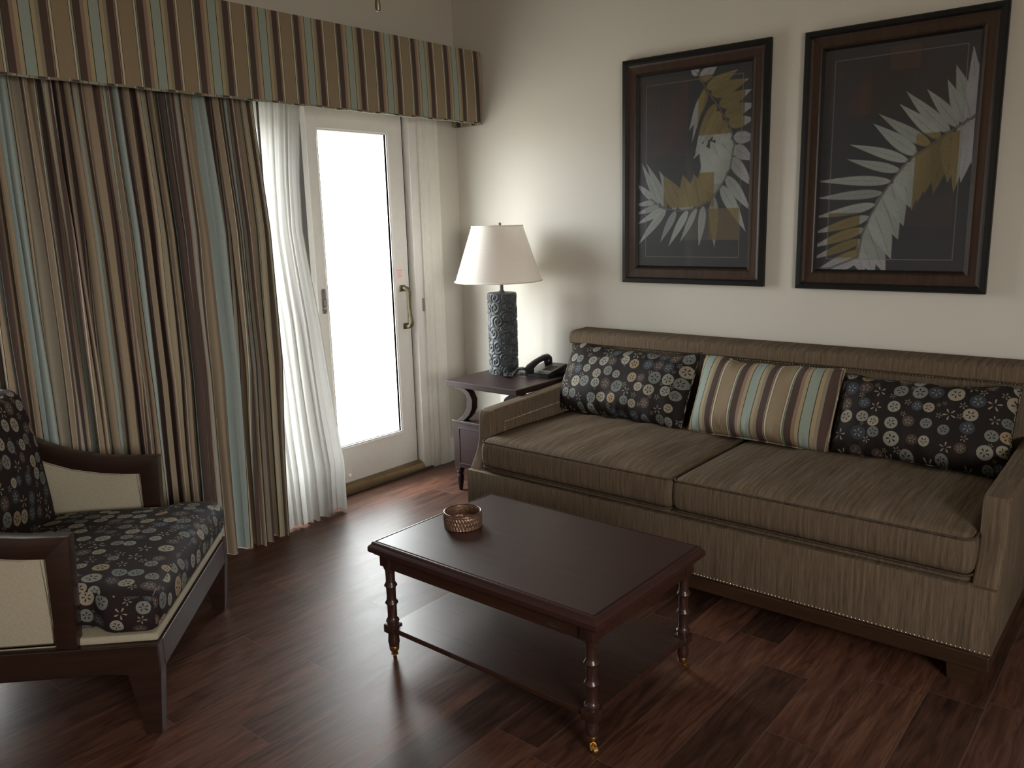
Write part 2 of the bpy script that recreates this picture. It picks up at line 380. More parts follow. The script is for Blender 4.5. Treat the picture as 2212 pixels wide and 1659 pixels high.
def tube(bm, pts, r_, seg=8, closed=False, up=(0, 0, 1)):
    pts = [Vector(p) for p in pts]; n = len(pts); rings = []
    up = Vector(up)
    for i, p in enumerate(pts):
        a = pts[(i-1) % n] if closed or i > 0 else p; b = pts[(i+1) % n] if closed or i < n-1 else p
        d = (b-a).normalized(); s = d.cross(up)
        if s.length < .05: s = d.cross(Vector((1, 0, 0)))
        s.normalize(); q = s.cross(d).normalized(); rr = r_[i] if isinstance(r_, (list, tuple)) else r_
        rings.append([bm.verts.new(p+(s*math.cos(t)+q*math.sin(t))*rr) for t in [2*math.pi*k/seg for k in range(seg)]])
    for i in range(n if closed else n-1):
        a, b = rings[i], rings[(i+1) % n]
        for k in range(seg): bm.faces.new((a[k], a[(k+1) % seg], b[(k+1) % seg], b[k]))
    if not closed: bm.faces.new(rings[0][::-1]); bm.faces.new(rings[-1])
    return bm
def grid_faces(nu, nv, off=0, wrapu=False):
    fs = []
    for j in range(nv-1):
        for i in range(nu if wrapu else nu-1):
            a = j*nu+i; b = j*nu+(i+1) % nu
            fs.append((off+a, off+b, off+b+nu, off+a+nu))
    return fs
def beads(bm, pts, r_, normal):
    """row of domed nail heads"""
    nrm = Vector(normal).normalized(); q = nrm.to_track_quat('Z', 'Y')
    for p in pts:
        top = bm.verts.new(Vector(p)+nrm*r_*.75); prev = None
        for rr, h in ((.55, .58), (1, 0)):
            ring = [bm.verts.new(Vector(p)+q @ Vector((math.cos(k*math.pi/3)*r_*rr, math.sin(k*math.pi/3)*r_*rr, r_*h))) for k in range(6)]
            for k in range(6):
                if prev is None: bm.faces.new((top, ring[k], ring[(k+1) % 6]))
                else: bm.faces.new((prev[k], ring[k], ring[(k+1) % 6], prev[(k+1) % 6]))
            prev = ring
    return bm
def line_pts(a, b, step):
    a, b = Vector(a), Vector(b); n = max(1, int((b-a).length/step))
    return [a.lerp(b, i/n) for i in range(n+1)]

# ------------------------------------------------------------------ the room
XR, YF, H = 5.9, -5.9, 2.95
DY0, DY1, DH = -3.02, -.335, 2.2          # glazed opening in the left wall
struct('floor', box(B(), -.0, XR, YF, 0, -.1, 0), MFLOOR)
struct('ceiling', box(B(), -.16, XR+.15, YF-.15, .15, H, H+.12), MCEIL)
bm = B(); box(bm, -.16, 0, DY1, .15, -.1, H); box(bm, -.16, 0, DY0, DY1, DH, H); box(bm, -.16, 0, YF, DY0, -.1, H); box(bm, -.16, 0, DY0, DY1, -.1, -.001)
struct('wall_left', bm, MWALL)
struct('wall_back', box(B(), 0, XR+.15, 0, .15, -.1, H), MWALL)
bm = B(); y0, y1, z0, z1 = RW
box(bm, XR, XR+.15, YF, y0, -.1, H); box(bm, XR, XR+.15, y1, 0, -.1, H); box(bm, XR, XR+.15, y0, y1, -.1, z0); box(bm, XR, XR+.15, y0, y1, z1, H)
struct('wall_right', bm, MWALL)
struct('wall_front', box(B(), -.16, XR+.15, YF-.15, YF, -.1, H), MWALL)
bbp = [(0, 0), (.016, 0), (.016, .115), (.011, .128), (.009, .14), (.004, .150), (0, .150)]
struct('baseboard_left', prism(B(), bbp, 'y', -.185, -.0165), MTRIMW, smooth=30)
struct('baseboard_back', prism(B(), [(-a, z) for a, z in bbp], 'x', .0, XR-.001), MTRIMW, smooth=30)
# jamb, casing (fluted), head
struct('trim_1', box(B(), -.155, .002, -.398, -.336, .0, 2.19, .003), MWHITE)
cas = [(0, -.338), (.014, -.338), (.016, -.333), (.012, -.326), (.012, -.318), (.017, -.312), (.017, -.304), (.013, -.298), (.013, -.272), (.019, -.266), (.022, -.256), (.022, -.205), (.026, -.198), (.026, -.188), (.020, -.184), (0, -.184)]
struct('trim_2', prism(B(), cas, 'z', 0, 2.32), MTRIMW, smooth=25)
struct('trim_3', box(B(), 0, .022, DY0-.12, -.339, 2.19, 2.32, .003), MTRIMW)
struct('trim_4', box(B(), -.155, .022, DY0-.12, DY0+.055, 0, 2.19, .003), MTRIMW)
# sill
bm = B(); prism(bm, [(-.15, 0), (.022, 0), (.022, .012), (-.15, .012)], 'y', DY0, -.338)
struct('trim_5', bm, MSILLD)
struct('trim_6', prism(B(), [(-.15, .0125), (.012, .0125), (.010, .026), (-.004, .044), (-.036, .056), (-.15, .056)], 'y', DY0, -.3995), MGOLD, smooth=30)
struct('trim_7', box(B(), -.09, -.052, -.4095, -.3985, .057, 2.185), MDARKGAP)  # black strip added to keep the door gap dark and stop daylight leaking

def leaf(name, y0, y1, xa, xb, z0, z1, gy0, gy1, gz0, gz1, mat=MWHITE):
    bm = B()
    box(bm, xa, xb, y0, gy0, z0, z1, .002); box(bm, xa, xb, gy1, y1, z0, z1, .002)
    box(bm, xa, xb, gy0, gy1, z0, gz0, .0); box(bm, xa, xb, gy0, gy1, gz1, z1, .0)
    # sloped glazing bead round the glass
    d = .012; xo = xb+.004
    for (a, b) in (((gy0-d, gz0-d, gy1+d, gz0-d), (gy0, gz0, gy1, gz0)), ((gy0-d, gz1+d, gy1+d, gz1+d), (gy0, gz1, gy1, gz1))):
        hexa(bm, [(xb-.02, a[0], a[1]), (xb-.02, a[2], a[3]), (xb-.02, b[2], b[3]), (xb-.02, b[0], b[1])],
                 [(xo, a[0], a[1]), (xo, a[2], a[3]), (xb-.004, b[2], b[3]), (xb-.004, b[0], b[1])])
    for s, gy in ((-1, gy0), (1, gy1)):
        hexa(bm, [(xb-.02, gy+s*d, gz0-d), (xb-.02, gy+s*d, gz1+d), (xb-.02, gy, gz1), (xb-.02, gy, gz0)],
                 [(xo, gy+s*d, gz0-d), (xo, gy+s*d, gz1+d), (xb-.004, gy, gz1), (xb-.004, gy, gz0)])
    o = struct(name, bm, mat)
    bm = B(); xm = (xa+xb)/2
    box(bm, xm-.003, xm+.003, gy0-.001, gy1+.001, gz0-.001, gz1+.001)
    obj('glass_pane', bm, MGLASS, None).parent = o
    return o
d1 = leaf('door_1', -1.076, -.4135, -.085, -.040, .0575, 2.18, -1.003, -.535, .270, 1.977)
w1 = leaf('window_1', -1.92, -1.060, -.137, -.092, .0575, 2.19, -1.81, -1.225, .26, 1.98)
w2 = leaf('window_2', -2.72, -1.925, -.137, -.092, .0575, 2.19, -2.61, -2.03, .26, 1.98)
w3 = leaf('window_3', -2.962, -2.725, -.137, -.092, .0575, 2.19, -2.945, -2.80, .26, 1.98)
y0, y1, z0, z1 = RW; bm = B()
for a in ((y0, y1, z0, z0+.05), (y0, y1, z1-.05, z1), (y0, y0+.05, z0, z1), (y1-.05, y1, z0, z1)): box(bm, XR+.03, XR+.08, *a)
struct('fill_window', bm, MWHITE); o = obj('glass_pane', box(B(), XR+.05, XR+.056, y0+.05, y1-.05, z0+.05, z1-.05), MGLASSW); o.parent = bpy.data.objects['fill_window']  # frame and pane of the added fill-light window, out of view
o = obj('weather_panel', box(B(), -.0912, -.0865, -1.330, -1.064, .06, 2.035), MGREY); o.parent = w1; o['label'] = 'flat dark grey strip'
# pull handle: curved bronze bar on two feet
bm = B()
pts = [(-.040, -.470, 1.118), (-.018, -.468, 1.118), (-.002, -.462, 1.112), (.004, -.457, 1.09), (-.001, -.455, 1.05), (-.004, -.453, 1.00), (.0, -.451, .945), (.004, -.450, .915), (-.002, -.452, .898), (-.018, -.456, .892), (-.040, -.458, .892)]
P = [Vector(p) for p in pts]; fine = []
for i in range(len(P)-1):
    for k in range(4): fine.append(P[i].lerp(P[i+1], k/4))
fine.append(P[-1])
wd = [.014 if i < 10 else (.0095 if i < 24 else .0145) for i in range(len(fine))]
wd = [sum(wd[max(0, i-4):i+5])/len(wd[max(0, i-4):i+5]) for i in range(len(wd))]
tube(bm, fine, wd, 10, up=(0, 1, 0))
box(bm, -.041, -.034, -.490, -.448, 1.098, 1.136, .003); box(bm, -.041, -.034, -.476, -.438, .875, .910, .003)
lathe(bm, [(.004, 1.10), (.008, 1.106), (.004, 1.112)], (-.028, -.492), 10)
o = obj('door_handle', bm, MABRASS, smooth=50); o.parent = d1; o['label'] = 'antique brass pull handle'
bm = B(); prism(bm, [(-1.040+.013*math.cos(t), 1.092+(.055 if math.sin(t) > 0 else -.055)+.013*math.sin(t)) for t in [2*math.pi*k/20 for k in range(20)]], 'x', -.040, -.034)
box(bm, -.034, -.022, -1.043, -1.031, 1.066, 1.105, .004)
lathe(bm, [(.004, 1.048), (.009, 1.052), (.009, 1.060), (.004, 1.064)], (-.034, -1.038), 12)
o = obj('lock_plate', bm, MPEWTER, smooth=40); o.parent = d1; o['label'] = 'dull pewter flush plate with latch lever'
st = obj('warning_sticker', box(B(), -.040, -.0393, -.507, -.463, 1.165, 1.232), MPAPER); st.parent = d1
def text(name, s, size, loc, mat, parent):
    cu = bpy.data.curves.new(name, 'FONT'); cu.body = s; cu.size = size; cu.align_x = 'CENTER'; cu.extrude = .0002
    t = bpy.data.objects.new(name, cu); COL.objects.link(t)
    dg = bpy.context.evaluated_depsgraph_get(); me = bpy.data.meshes.new_from_object(t.evaluated_get(dg))
    bpy.data.objects.remove(t)
    me.transform(Matrix.Translation(loc) @ Matrix.Rotation(math.pi/2, 4, 'Z') @ Matrix.Rotation(math.pi/2, 4, 'X'))
    me.materials.clear(); me.materials.append(mat)
    o = bpy.data.objects.new(name, me); COL.objects.link(o); o.parent = parent; return o
text('warning_text', 'WARNING!', .0088, (-.0390, -.485, 1.219), MRED, st)
bm = B()
for k, (wd_, z) in enumerate(((.030, 1.212), (.036, 1.206), (.034, 1.197), (.036, 1.191), (.030, 1.185), (.024, 1.176))): box(bm, -.0393, -.0389, -.485-wd_/2, -.485+wd_/2, z, z+.0016)
o = obj('warning_lines', bm, MRED); o.parent = st
bm = B()
for yy in (-1.005, -.945): lathe(bm, [(.006, .088), (.011, .092), (.011, .104), (.006, .108)], (-.034, yy), 12)
box(bm, -.04, -.030, -1.04, -.985, .060, .085, .004)
o = obj('foot_bolt', bm, MWHITE, smooth=40); o.parent = d1
bm = B(); box(bm, .0015, .006, -.352, -.339, .972, 1.050, .002); 
sp = obj('strike_plate', bm, MPEWTER); sp.parent = bpy.data.objects['trim_1']
o = obj('outlet', box(B(), .295, .365, -.006, 0, .385, .50, .002), MOUT)
tag(o, 'white wall outlet low on the back wall behind the side table', 'outlet')

# ------------------------------------------------------------------ valance
VY0, VY1, VX, VZ0, VZ1 = -3.75, -.020, .230, 2.048, 2.442
va = thing('valance', 'long striped fabric valance box above the glass doors and curtains', 'valance', (0, -1.9, VZ0))
def strip(pts, z0, z1, nz, bow=0.0):
    """vertical cloth strip along a plan path; uv.x = running length"""
    vs, uvs = [], []; run = [0]
    for a, b in zip(pts, pts[1:]): run.append(run[-1]+math.dist(a, b))
    for j in range(nz+1):
        t = j/nz; z = z0+(z1-z0)*t
        for k, (x, y) in enumerate(pts):
            vs.append((x, y, z)); uvs.append((y if abs(x-VX) < 1e-4 or k == 0 else run[k]+pts[0][1], z))
    return vs, grid_faces(len(pts), nz+1), uvs
pth = [(VX, VY0+(VY1-VY0)*i/60) for i in range(61)]
vs, fs, uvs = strip(pth, VZ0, VZ1, 10)
# slight bow of the printed stripes towards the right end, cloth pulled over the board
uvs = [(u_ + .020*max(0, (u_+1.6)/1.6)*((v_-VZ0)/(VZ1-VZ0))**2, v_) for u_, v_ in uvs]
vo = obj('front_panel', (vs, fs, uvs), MSTRV, va)
so = vo.modifiers.new('thick', 'SOLIDIFY'); so.thickness = .012; so.offset = -1
# right return and left return
for nm, ya, yb in (('right_return', VY1, VY1-.014), ('left_return', VY0+.014, VY0)):
    bm = B(); box(bm, .002, VX-.012, yb, ya, VZ0, VZ1)
    me_o = obj(nm, bm, MSTRV, va)
    for l in me_o.data.uv_layers[0].data: l.uv = (l.uv[0]+.03, l.uv[1])
obj('top_board', box(B(), .001, VX-.012, VY0+.015, VY1-.015, VZ1-.02, VZ1-.001), MBACK, va)
bm = B(); tube(bm, [(VX, VY0+(VY1-VY0)*i/80, VZ0+.0015*math.sin(i*1.3)) for i in range(81)]+[(VX*.6, VY1, VZ0), (.004, VY1, VZ0)], .0052, 8)
pw = obj('welt_cord', bm, MSTRV, va, smooth=True)
for l in pw.data.uv_layers[0].data: l.uv = (l.uv[0]*1.0+.035, l.uv[1])

# ------------------------------------------------------------------ drapes
def snoise(s, seed, n=5, f0=1.0):
    rg = np.random.RandomState(seed); o = np.zeros_like(s)
    for k in range(n): o += np.sin(2*math.pi*f0*(1.6**k)*s+rg.rand()*6.28)/(1.35**k)
    return o/2
def drape(y0f, y1f, x0f, ampf, ztop, zbotf, nf, ns, nz, seed, full=2.0, slant=0.0, hi=.22):
    s = np.linspace(0, 1, ns); vs = np.zeros((nz, ns, 3)); uv = np.zeros((nz, ns, 2))
    base_ph = nf*s + .55*snoise(s, seed, 4, 2.2)
    stripe = full*(s + .028*snoise(s, seed+9, 5, 3.1))
    for j in range(nz):
        t = j/(nz-1)                                   # 0 top .. 1 bottom
        ph = 2*math.pi*(base_ph + .09*snoise(s+.03*t, seed+1, 4, 4)*t + slant*t*snoise(s, seed+5, 3, 1.5))
        amp = ampf(t)*(1+.45*snoise(s+.02*t, seed+2, 4, 3.3))
        y0, y1 = y0f(t), y1f(t)
        y = y0+(y1-y0)*s + amp*.50*np.sin(2*ph+.6)*.5 + .007*snoise(s*1.0+t*.10, seed+3, 4, 5)*np.sin(math.pi*t)
        x = x0f(t, s)+amp*np.sin(ph)+amp*hi*np.sin(2.7*ph+1+1.2*t)
        z = ztop+(zbotf(s)-ztop)*t
        vs[j, :, 0] = np.maximum(x, .018); vs[j, :, 1] = y; vs[j, :, 2] = z
        uv[j, :, 0] = -stripe; uv[j, :, 1] = z
    return vs.reshape(-1, 3), grid_faces(ns, nz), uv.reshape(-1, 2)
def smoothi(xs, ys): return lambda t: float(np.interp(t, xs, ys))
v_, f_, uv_ = drape(smoothi([0, .3, .6, .75, 1], [-1.49, -1.462, -1.475, -1.50, -1.535]), smoothi([0, 1], [-2.70, -2.71]),
    lambda t, s: .125+.075*t**1.5-.075*t*np.clip((s-.75)/.25, 0, 1), smoothi([0, .25, 1], [.020, .029, .036]), 2.10, lambda s: .0025+.0015*np.sin(40*s), 23, 900, 70, 4, full=4.3, slant=.30, hi=.34)
cu = thing('striped_curtain', 'heavy striped curtain in irregular folds drawn over the left glass panels', 'curtain', (.13, -2.15, 0))
obj('curtain_cloth', (v_, f_, uv_), MSTRC, cu, smooth=True)
bm = B(); tube(bm, [(.10, -3.7, 2.13), (.10, -.06, 2.13)], .012, 8); box(bm, .0, .115, -1.3, -1.28, 2.145, 2.16); box(bm, .0, .115, -3.3, -3.28, 2.145, 2.16)
tag(obj('curtain_rail', bm, MWHITE), 'white curtain rail hidden up behind the striped valance', 'curtain rail')
v_, f_, uv_ = drape(smoothi([0, .18, .30, .40, .52, .64, .76, .88, 1], [-1.168, -1.206, -1.216, -1.195, -1.170, -1.160, -1.150, -1.135, -1.165]), smoothi([0, .5, 1], [-1.50, -1.52, -1.56]),
    lambda t, s: .050+.13*t**2.2, smoothi([0, .4, 1], [.005, .010, .026]), 2.10, lambda s: .0025+.006*(1+np.sin(9*s+1)), 4.6, 260, 60, 11, full=1.0, slant=.2, hi=.10)
sh = thing('sheer_curtain', 'thin white sheer curtain hanging between striped curtain and glass door', 'sheer curtain', (.10, -1.35, 0))
obj('sheer_cloth', (v_, f_, uv_), MSHEER, sh, smooth=True)
# far left end sheer beyond the frame edge
bm = B(); tube(bm, [(.112, -1.452, 2.09), (.113, -1.462, 1.43)], .0062, 6)
tag(obj('curtain_wand', bm, MGREY, smooth=True), 'slim grey wand hanging between striped and sheer curtains', 'curtain wand')

# ------------------------------------------------------------------ pictures
def seg_leaf(P, Q, base, tip, w, bend=0.0, power=.62):
    """mask and along/across coordinates of one leaflet"""
    b = np.array(base); t = np.array(tip); d = t-b; L = np.hypot(*d); e = d/L; n = np.array([-e[1], e[0]])
    a = ((P-b[0])*e[0]+(Q-b[1])*e[1])/L; c = (P-b[0])*n[0]+(Q-b[1])*n[1]-bend*np.sin(np.clip(a, 0, 1)*math.pi)*L
    ac = np.clip(a, 0, 1); hw = w*1.06*np.sin(math.pi*ac**power)
    return (a > 0) & (a < 1) & (np.abs(c) < hw), a, c/np.maximum(hw, 1e-6)
def art_grid(Wd, Hd, nx, kind):
    ny = int(nx*Hd/Wd); s = np.linspace(0, 1, nx); t = np.linspace(0, 1, ny)
    Sx, Ty = np.meshgrid(s, t); P, Q = Sx*Wd, Ty*Hd          # Q measured from the TOP
    rg = np.random.RandomState(3 if kind == 1 else 8)
    def nz(fx, fy, n=7, sd=0):
        g = np.random.RandomState(sd); o = np.zeros_like(P)
        for k in range(n):
            a = g.rand()*6.28; o += np.sin(2*math.pi*(fx*(.5+g.rand())*Sx+fy*(.5+g.rand())*Ty)*(1+.5*k)+a+2*np.sin(5*Sx*g.rand()+4*Ty))/(1+.4*k)
        return o/3
    C = np.zeros(P.shape+(3,)); C[:] = (.030, .032, .038)
    def blend(mask, col, k=1.0):
        m = (mask*k)[..., None]; C[:] = C*(1-m)+np.array(col)*m
    def sm(v, a, b): q = np.clip((v-a)/(b-a), 0, 1); return q*q*(3-2*q)
    def rect(a, b, c, d, e=.004): return sm(Sx, a-e, a+e)*(1-sm(Sx, b-e, b+e))*sm(Ty, c-e, c+e)*(1-sm(Ty, d-e, d+e))
    scr = nz(3, 26, 8, 5); scr2 = nz(30, 6, 8, 6); cloud = nz(1.3, 1.1, 5, 7)
    blotch = np.clip(cloud*.7+.4, 0, 1)
    if kind == 1:
        blend(rect(0, .46, .02, .42)*blotch, (.075, .038, .030), .8)
        blend(rect(.05, .36, .10, .28)*np.clip(scr2+.3, 0, 1), (.10, .07, .055), .35)
        blend(rect(.66, .92, .70, .86), (.115, .085, .050), .85); blend(rect(.44, .66, .70, .86), (.075, .070, .058), .7)
        spine = [(.12, .640), (.24, .690), (.39, .708), (.52, .700), (.66, .662), (.76, .590), (.835, .505), (.865, .385), (.835, .31), (.73, .20), (.62, .11), (.54, .02)]
        OC = [(.55, .945, .035, .33), (.245, .70, .515, .69), (.66, .92, .70, .86)]
        lv = [((.27,.695),(.00,.885),.021),((.36,.707),(.215,.875),.019),((.36,.707),(.30,.895),.0),((.47,.705),(.295,.895),.020),((.55,.695),(.40,.875),.016),((.61,.685),(.575,.895),.020),
              ((.70,.64),(.715,.90),.025),((.76,.585),(.98,.82),.030),((.80,.54),(1.02,.72),.028),((.84,.45),(1.03,.60),.030),((.86,.40),(1.03,.47),.032),((.86,.35),(1.05,.36),.03),
              ((.25,.69),(-.02,.775),.018),((.21,.675),(-.03,.72),.016),((.17,.655),(-.04,.67),.014),((.16,.65),(-.03,.55),.018),((.20,.67),(.03,.445),.020),((.27,.69),(.08,.45),.026),((.36,.70),(.20,.49),.030),((.46,.705),(.25,.52),.036),
              ((.50,.70),(.42,.52),.05),((.58,.69),(.52,.52),.055),((.66,.66),(.60,.46),.055),((.72,.62),(.60,.40),.060),((.77,.57),(.56,.36),.06),((.81,.52),(.66,.36),.06),((.85,.45),(.70,.32),.05),
              ((.70,.18),(.53,.42),.030),((.62,.11),(.47,.30),.026),((.74,.22),(.60,.38),.035),((.79,.27),(.68,.36),.035),((.83,.31),(.74,.38),.03),((.64,.36),(.51,.445),.012),((.60,.10),(.50,.36),.016),
              ((.62,.10),(.88,.03),.030),((.66,.13),(.97,.08),.036),((.73,.19),(1.0,.13),.034),((.78,.24),(1.03,.20),.034),((.81,.28),(1.03,.27),.030),((.54,.03),(.48,-.03),.02),((.56,.06),(.72,-.02),.03)]
        stroke_in = .012
    else:
        blend(rect(0, 1, 0, .30)*blotch, (.050, .030, .028), .9)
        blend(rect(.10, .33, .10, .30)*np.clip(cloud+.3, 0, 1), (.115, .038, .028), .8)
        blend(rect(.30, .60, .05, .33)*blotch, (.020, .022, .018), .6); blend(rect(.45, .64, .02, .12), (.085, .045, .032), .5)
        blend(rect(.60, .90, .66, .80)*blotch, (.10, .055, .045), .6)
        spine = [(.0, 1.0), (.10, .995), (.30, .94), (.32, .84), (.37, .75), (.44, .66), (.51, .59), (.61, .505), (.72, .46), (.83, .41), (.97, .355), (1.03, .33)]
        OC = [(.645, .915, .40, .72), (.075, .30, .735, .945)]
        lv = [((.605,.515),(.20,.425),.021),((.555,.555),(.185,.49),.020),((.50,.60),(-.03,.585),.021),((.45,.65),(-.03,.665),.020),((.40,.70),(-.04,.755),.021),((.365,.755),(-.04,.83),.022),((.335,.81),(-.05,.90),.022),((.32,.86),(-.05,.955),.020),((.31,.91),(-.05,1.03),.020),((.31,.95),(.02,1.04),.018),
              ((.66,.49),(.355,.34),.028),((.74,.455),(.39,.30),.024),((.80,.43),(.52,.265),.024),((.85,.405),(.56,.215),.026),((.90,.385),(.69,.215),.024),((.935,.37),(.815,.185),.026),((.97,.355),(.86,.13),.032),((1.0,.35),(.955,.06),.028),((1.0,.34),(1.01,.1),.03),
              ((.31,.92),(.34,1.02),.034),((.32,.86),(.42,1.03),.042),((.35,.79),(.50,1.02),.045),((.39,.73),(.53,.95),.045),((.44,.66),(.57,.86),.050),((.50,.61),(.60,.80),.045),((.56,.56),(.635,.72),.045),((.60,.52),(.64,.66),.040),
              ((.66,.49),(.645,.73),.036),((.70,.47),(.68,.70),.036),((.76,.445),(.72,.66),.040),((.82,.42),(.775,.665),.038),((.86,.40),(.86,.62),.036),((.92,.38),(.90,.66),.032),((.97,.36),(.94,.62),.036),((1.01,.35),(1.0,.55),.04)]
        stroke_in = .012
    ochre = np.zeros_like(P)
    for a, b, c, d in OC: ochre = np.maximum(ochre, rect(a, b, c, d))
    side = np.maximum(1-rect(.075, .925, .05, .95, .002), 0)
    for (b, t_, w_) in lv:
        if w_ <= 0: continue
        m, a, c = seg_leaf(P, Q, (b[0]*Wd, b[1]*Hd), (t_[0]*Wd, t_[1]*Hd), w_, .03*(rg.rand()-.5))
        m = m.astype(float); edge = np.clip((1-np.abs(c))*6, 0, 1)
        teal = np.array((.33, .36, .345))*(.8+.3*rg.rand()); lav = np.array((.38, .37, .41)); och = np.array((.200, .155, .065))*(.8+.4*rg.rand())
        col = teal*(1-side[..., None])+lav*side[..., None]
        col = col*(1-ochre[..., None])+och*ochre[..., None]
        fib = np.abs(c*7+.4*np.sin(a*9+len(lv))) % 1.0; sh_ = .70+.30*fib*(.6+.4*rg.rand(*P.shape))+.10*np.clip(cloud*2, -1, 1)
        vein = (np.abs(c) < .06)*.25 + (np.abs(np.sin(a*34+c*5)) < .07)*.14*(np.abs(c) < .8)
        mm = (m*edge*(.93-vein))[..., None]
        C[:] = C*(1-mm)+col*sh_[..., None]*mm
    # spine
    sp_ = [(a*Wd, b*Hd) for a, b in spine]
    dmin = np.full(P.shape, 9.)
    for (x0, y0), (x1, y1) in zip(sp_, sp_[1:]):
        dx, dy = x1-x0, y1-y0; tt = np.clip(((P-x0)*dx+(Q-y0)*dy)/(dx*dx+dy*dy), 0, 1); dmin = np.minimum(dmin, np.hypot(P-x0-tt*dx, Q-y0-tt*dy))
    blend((dmin < .0052).astype(float), (.045, .038, .035), .7); blend((dmin < .0020).astype(float), (.14, .13, .12), .8)
    # thin inner rule and dark specks
    ln = ((np.abs(Sx-.075) < .0022)*(Ty > .05)*(Ty < .95) | (np.abs(Sx-.925) < .0022)*(Ty > .05)*(Ty < .95) | (np.abs(Ty-.05) < .0014)*(Sx > .075)*(Sx < .925) | (np.abs(Ty-.95) < .0014)*(Sx > .075)*(Sx < .925))
    blend(ln.astype(float), (.20, .18, .16), .6)
    C *= (.80+.12*np.clip(rg.randn(*P.shape)*.5, -1, 1))[..., None]
    return np.clip(C, .004, 1), nx, ny
def picture(name, label, x0, x1, z0, z1, kind, sub):
    root = thing(name, label, 'framed picture', ((x0+x1)/2, -.02, z0), group='palm frond pictures on the back wall')
    def ring(bm, i0, i1, ya0, ya1, yb0, yb1):
        """mitred moulding between insets i0 (outer) and i1 (inner); y depth at outer and inner edge"""
        oc = [(x0+i0, z0+i0), (x1-i0, z0+i0), (x1-i0, z1-i0), (x0+i0, z1-i0)]; ic = [(x0+i1, z0+i1), (x1-i1, z0+i1), (x1-i1, z1-i1), (x0+i1, z1-i1)]
        for k in range(4):
            a, b, c, d = oc[k], oc[(k+1) % 4], ic[(k+1) % 4], ic[k]
            hexa(bm, [(a[0], ya1, a[1]), (b[0], ya1, b[1]), (c[0], yb1, c[1]), (d[0], yb1, d[1])],
                     [(a[0], ya0, a[1]), (b[0], ya0, b[1]), (c[0], yb0, c[1]), (d[0], yb0, d[1])])
        return bm
    bm = B(); ring(bm, 0, .006, -.024, -.002, -.032, -.002); ring(bm, .006, .022, -.032, -.002, -.034, -.002); ring(bm, .022, .030, -.034, -.002, -.025, -.002)
    obj('outer_moulding', bm, MFRB, root)
    bm = B(); ring(bm, .0301, .040, -.025, -.002, -.021, -.002); ring(bm, .040, .070, -.021, -.002, -.019, -.002); ring(bm, .070, .0785, -.019, -.002, -.024, -.002)
    obj('inner_moulding', bm, MFRW, root)
    bm = B(); ring(bm, .0786, .089, -.022, -.002, -.011, -.002); obj('slip_moulding', bm, MFRB, root)
    a0, a1, b0, b1 = x0+.088, x1-.088, z0+.088, z1-.088
    C, nx, ny = art_grid(a1-a0, b1-b0, 330, kind)
    xs = np.linspace(a0, a1, nx); zs = np.linspace(b1, b0, ny); X, Z = np.meshgrid(xs, zs)
    vs = np.stack([X, np.full_like(X, -.010), Z], -1).reshape(-1, 3)
    o = obj('palm_print', (vs, [(a, d, c, b) for a, b, c, d in grid_faces(nx, ny)], np.stack([X, Z], -1).reshape(-1, 2)), MART, root)
    at = o.data.color_attributes.new('Col', 'FLOAT_COLOR', 'POINT')
    at.data.foreach_set('color', np.concatenate([C.reshape(-1, 3), np.ones((nx*ny, 1))], 1).astype(np.float32).ravel())
    obj('backing_board', box(B(), a0-.02, a1+.02, -.008, -.003, b0-.02, b1+.02), MBACK, root)
    return root
picture('framed_picture', 'framed palm frond print curling down, left one near the lamp', 1.191, 1.968, 1.154, 2.264, 1, 0)
picture('framed_picture', 'framed palm frond print rising to the upper right, right one nearer the camera', 2.121, 2.895, 1.152, 2.257, 2, 0)

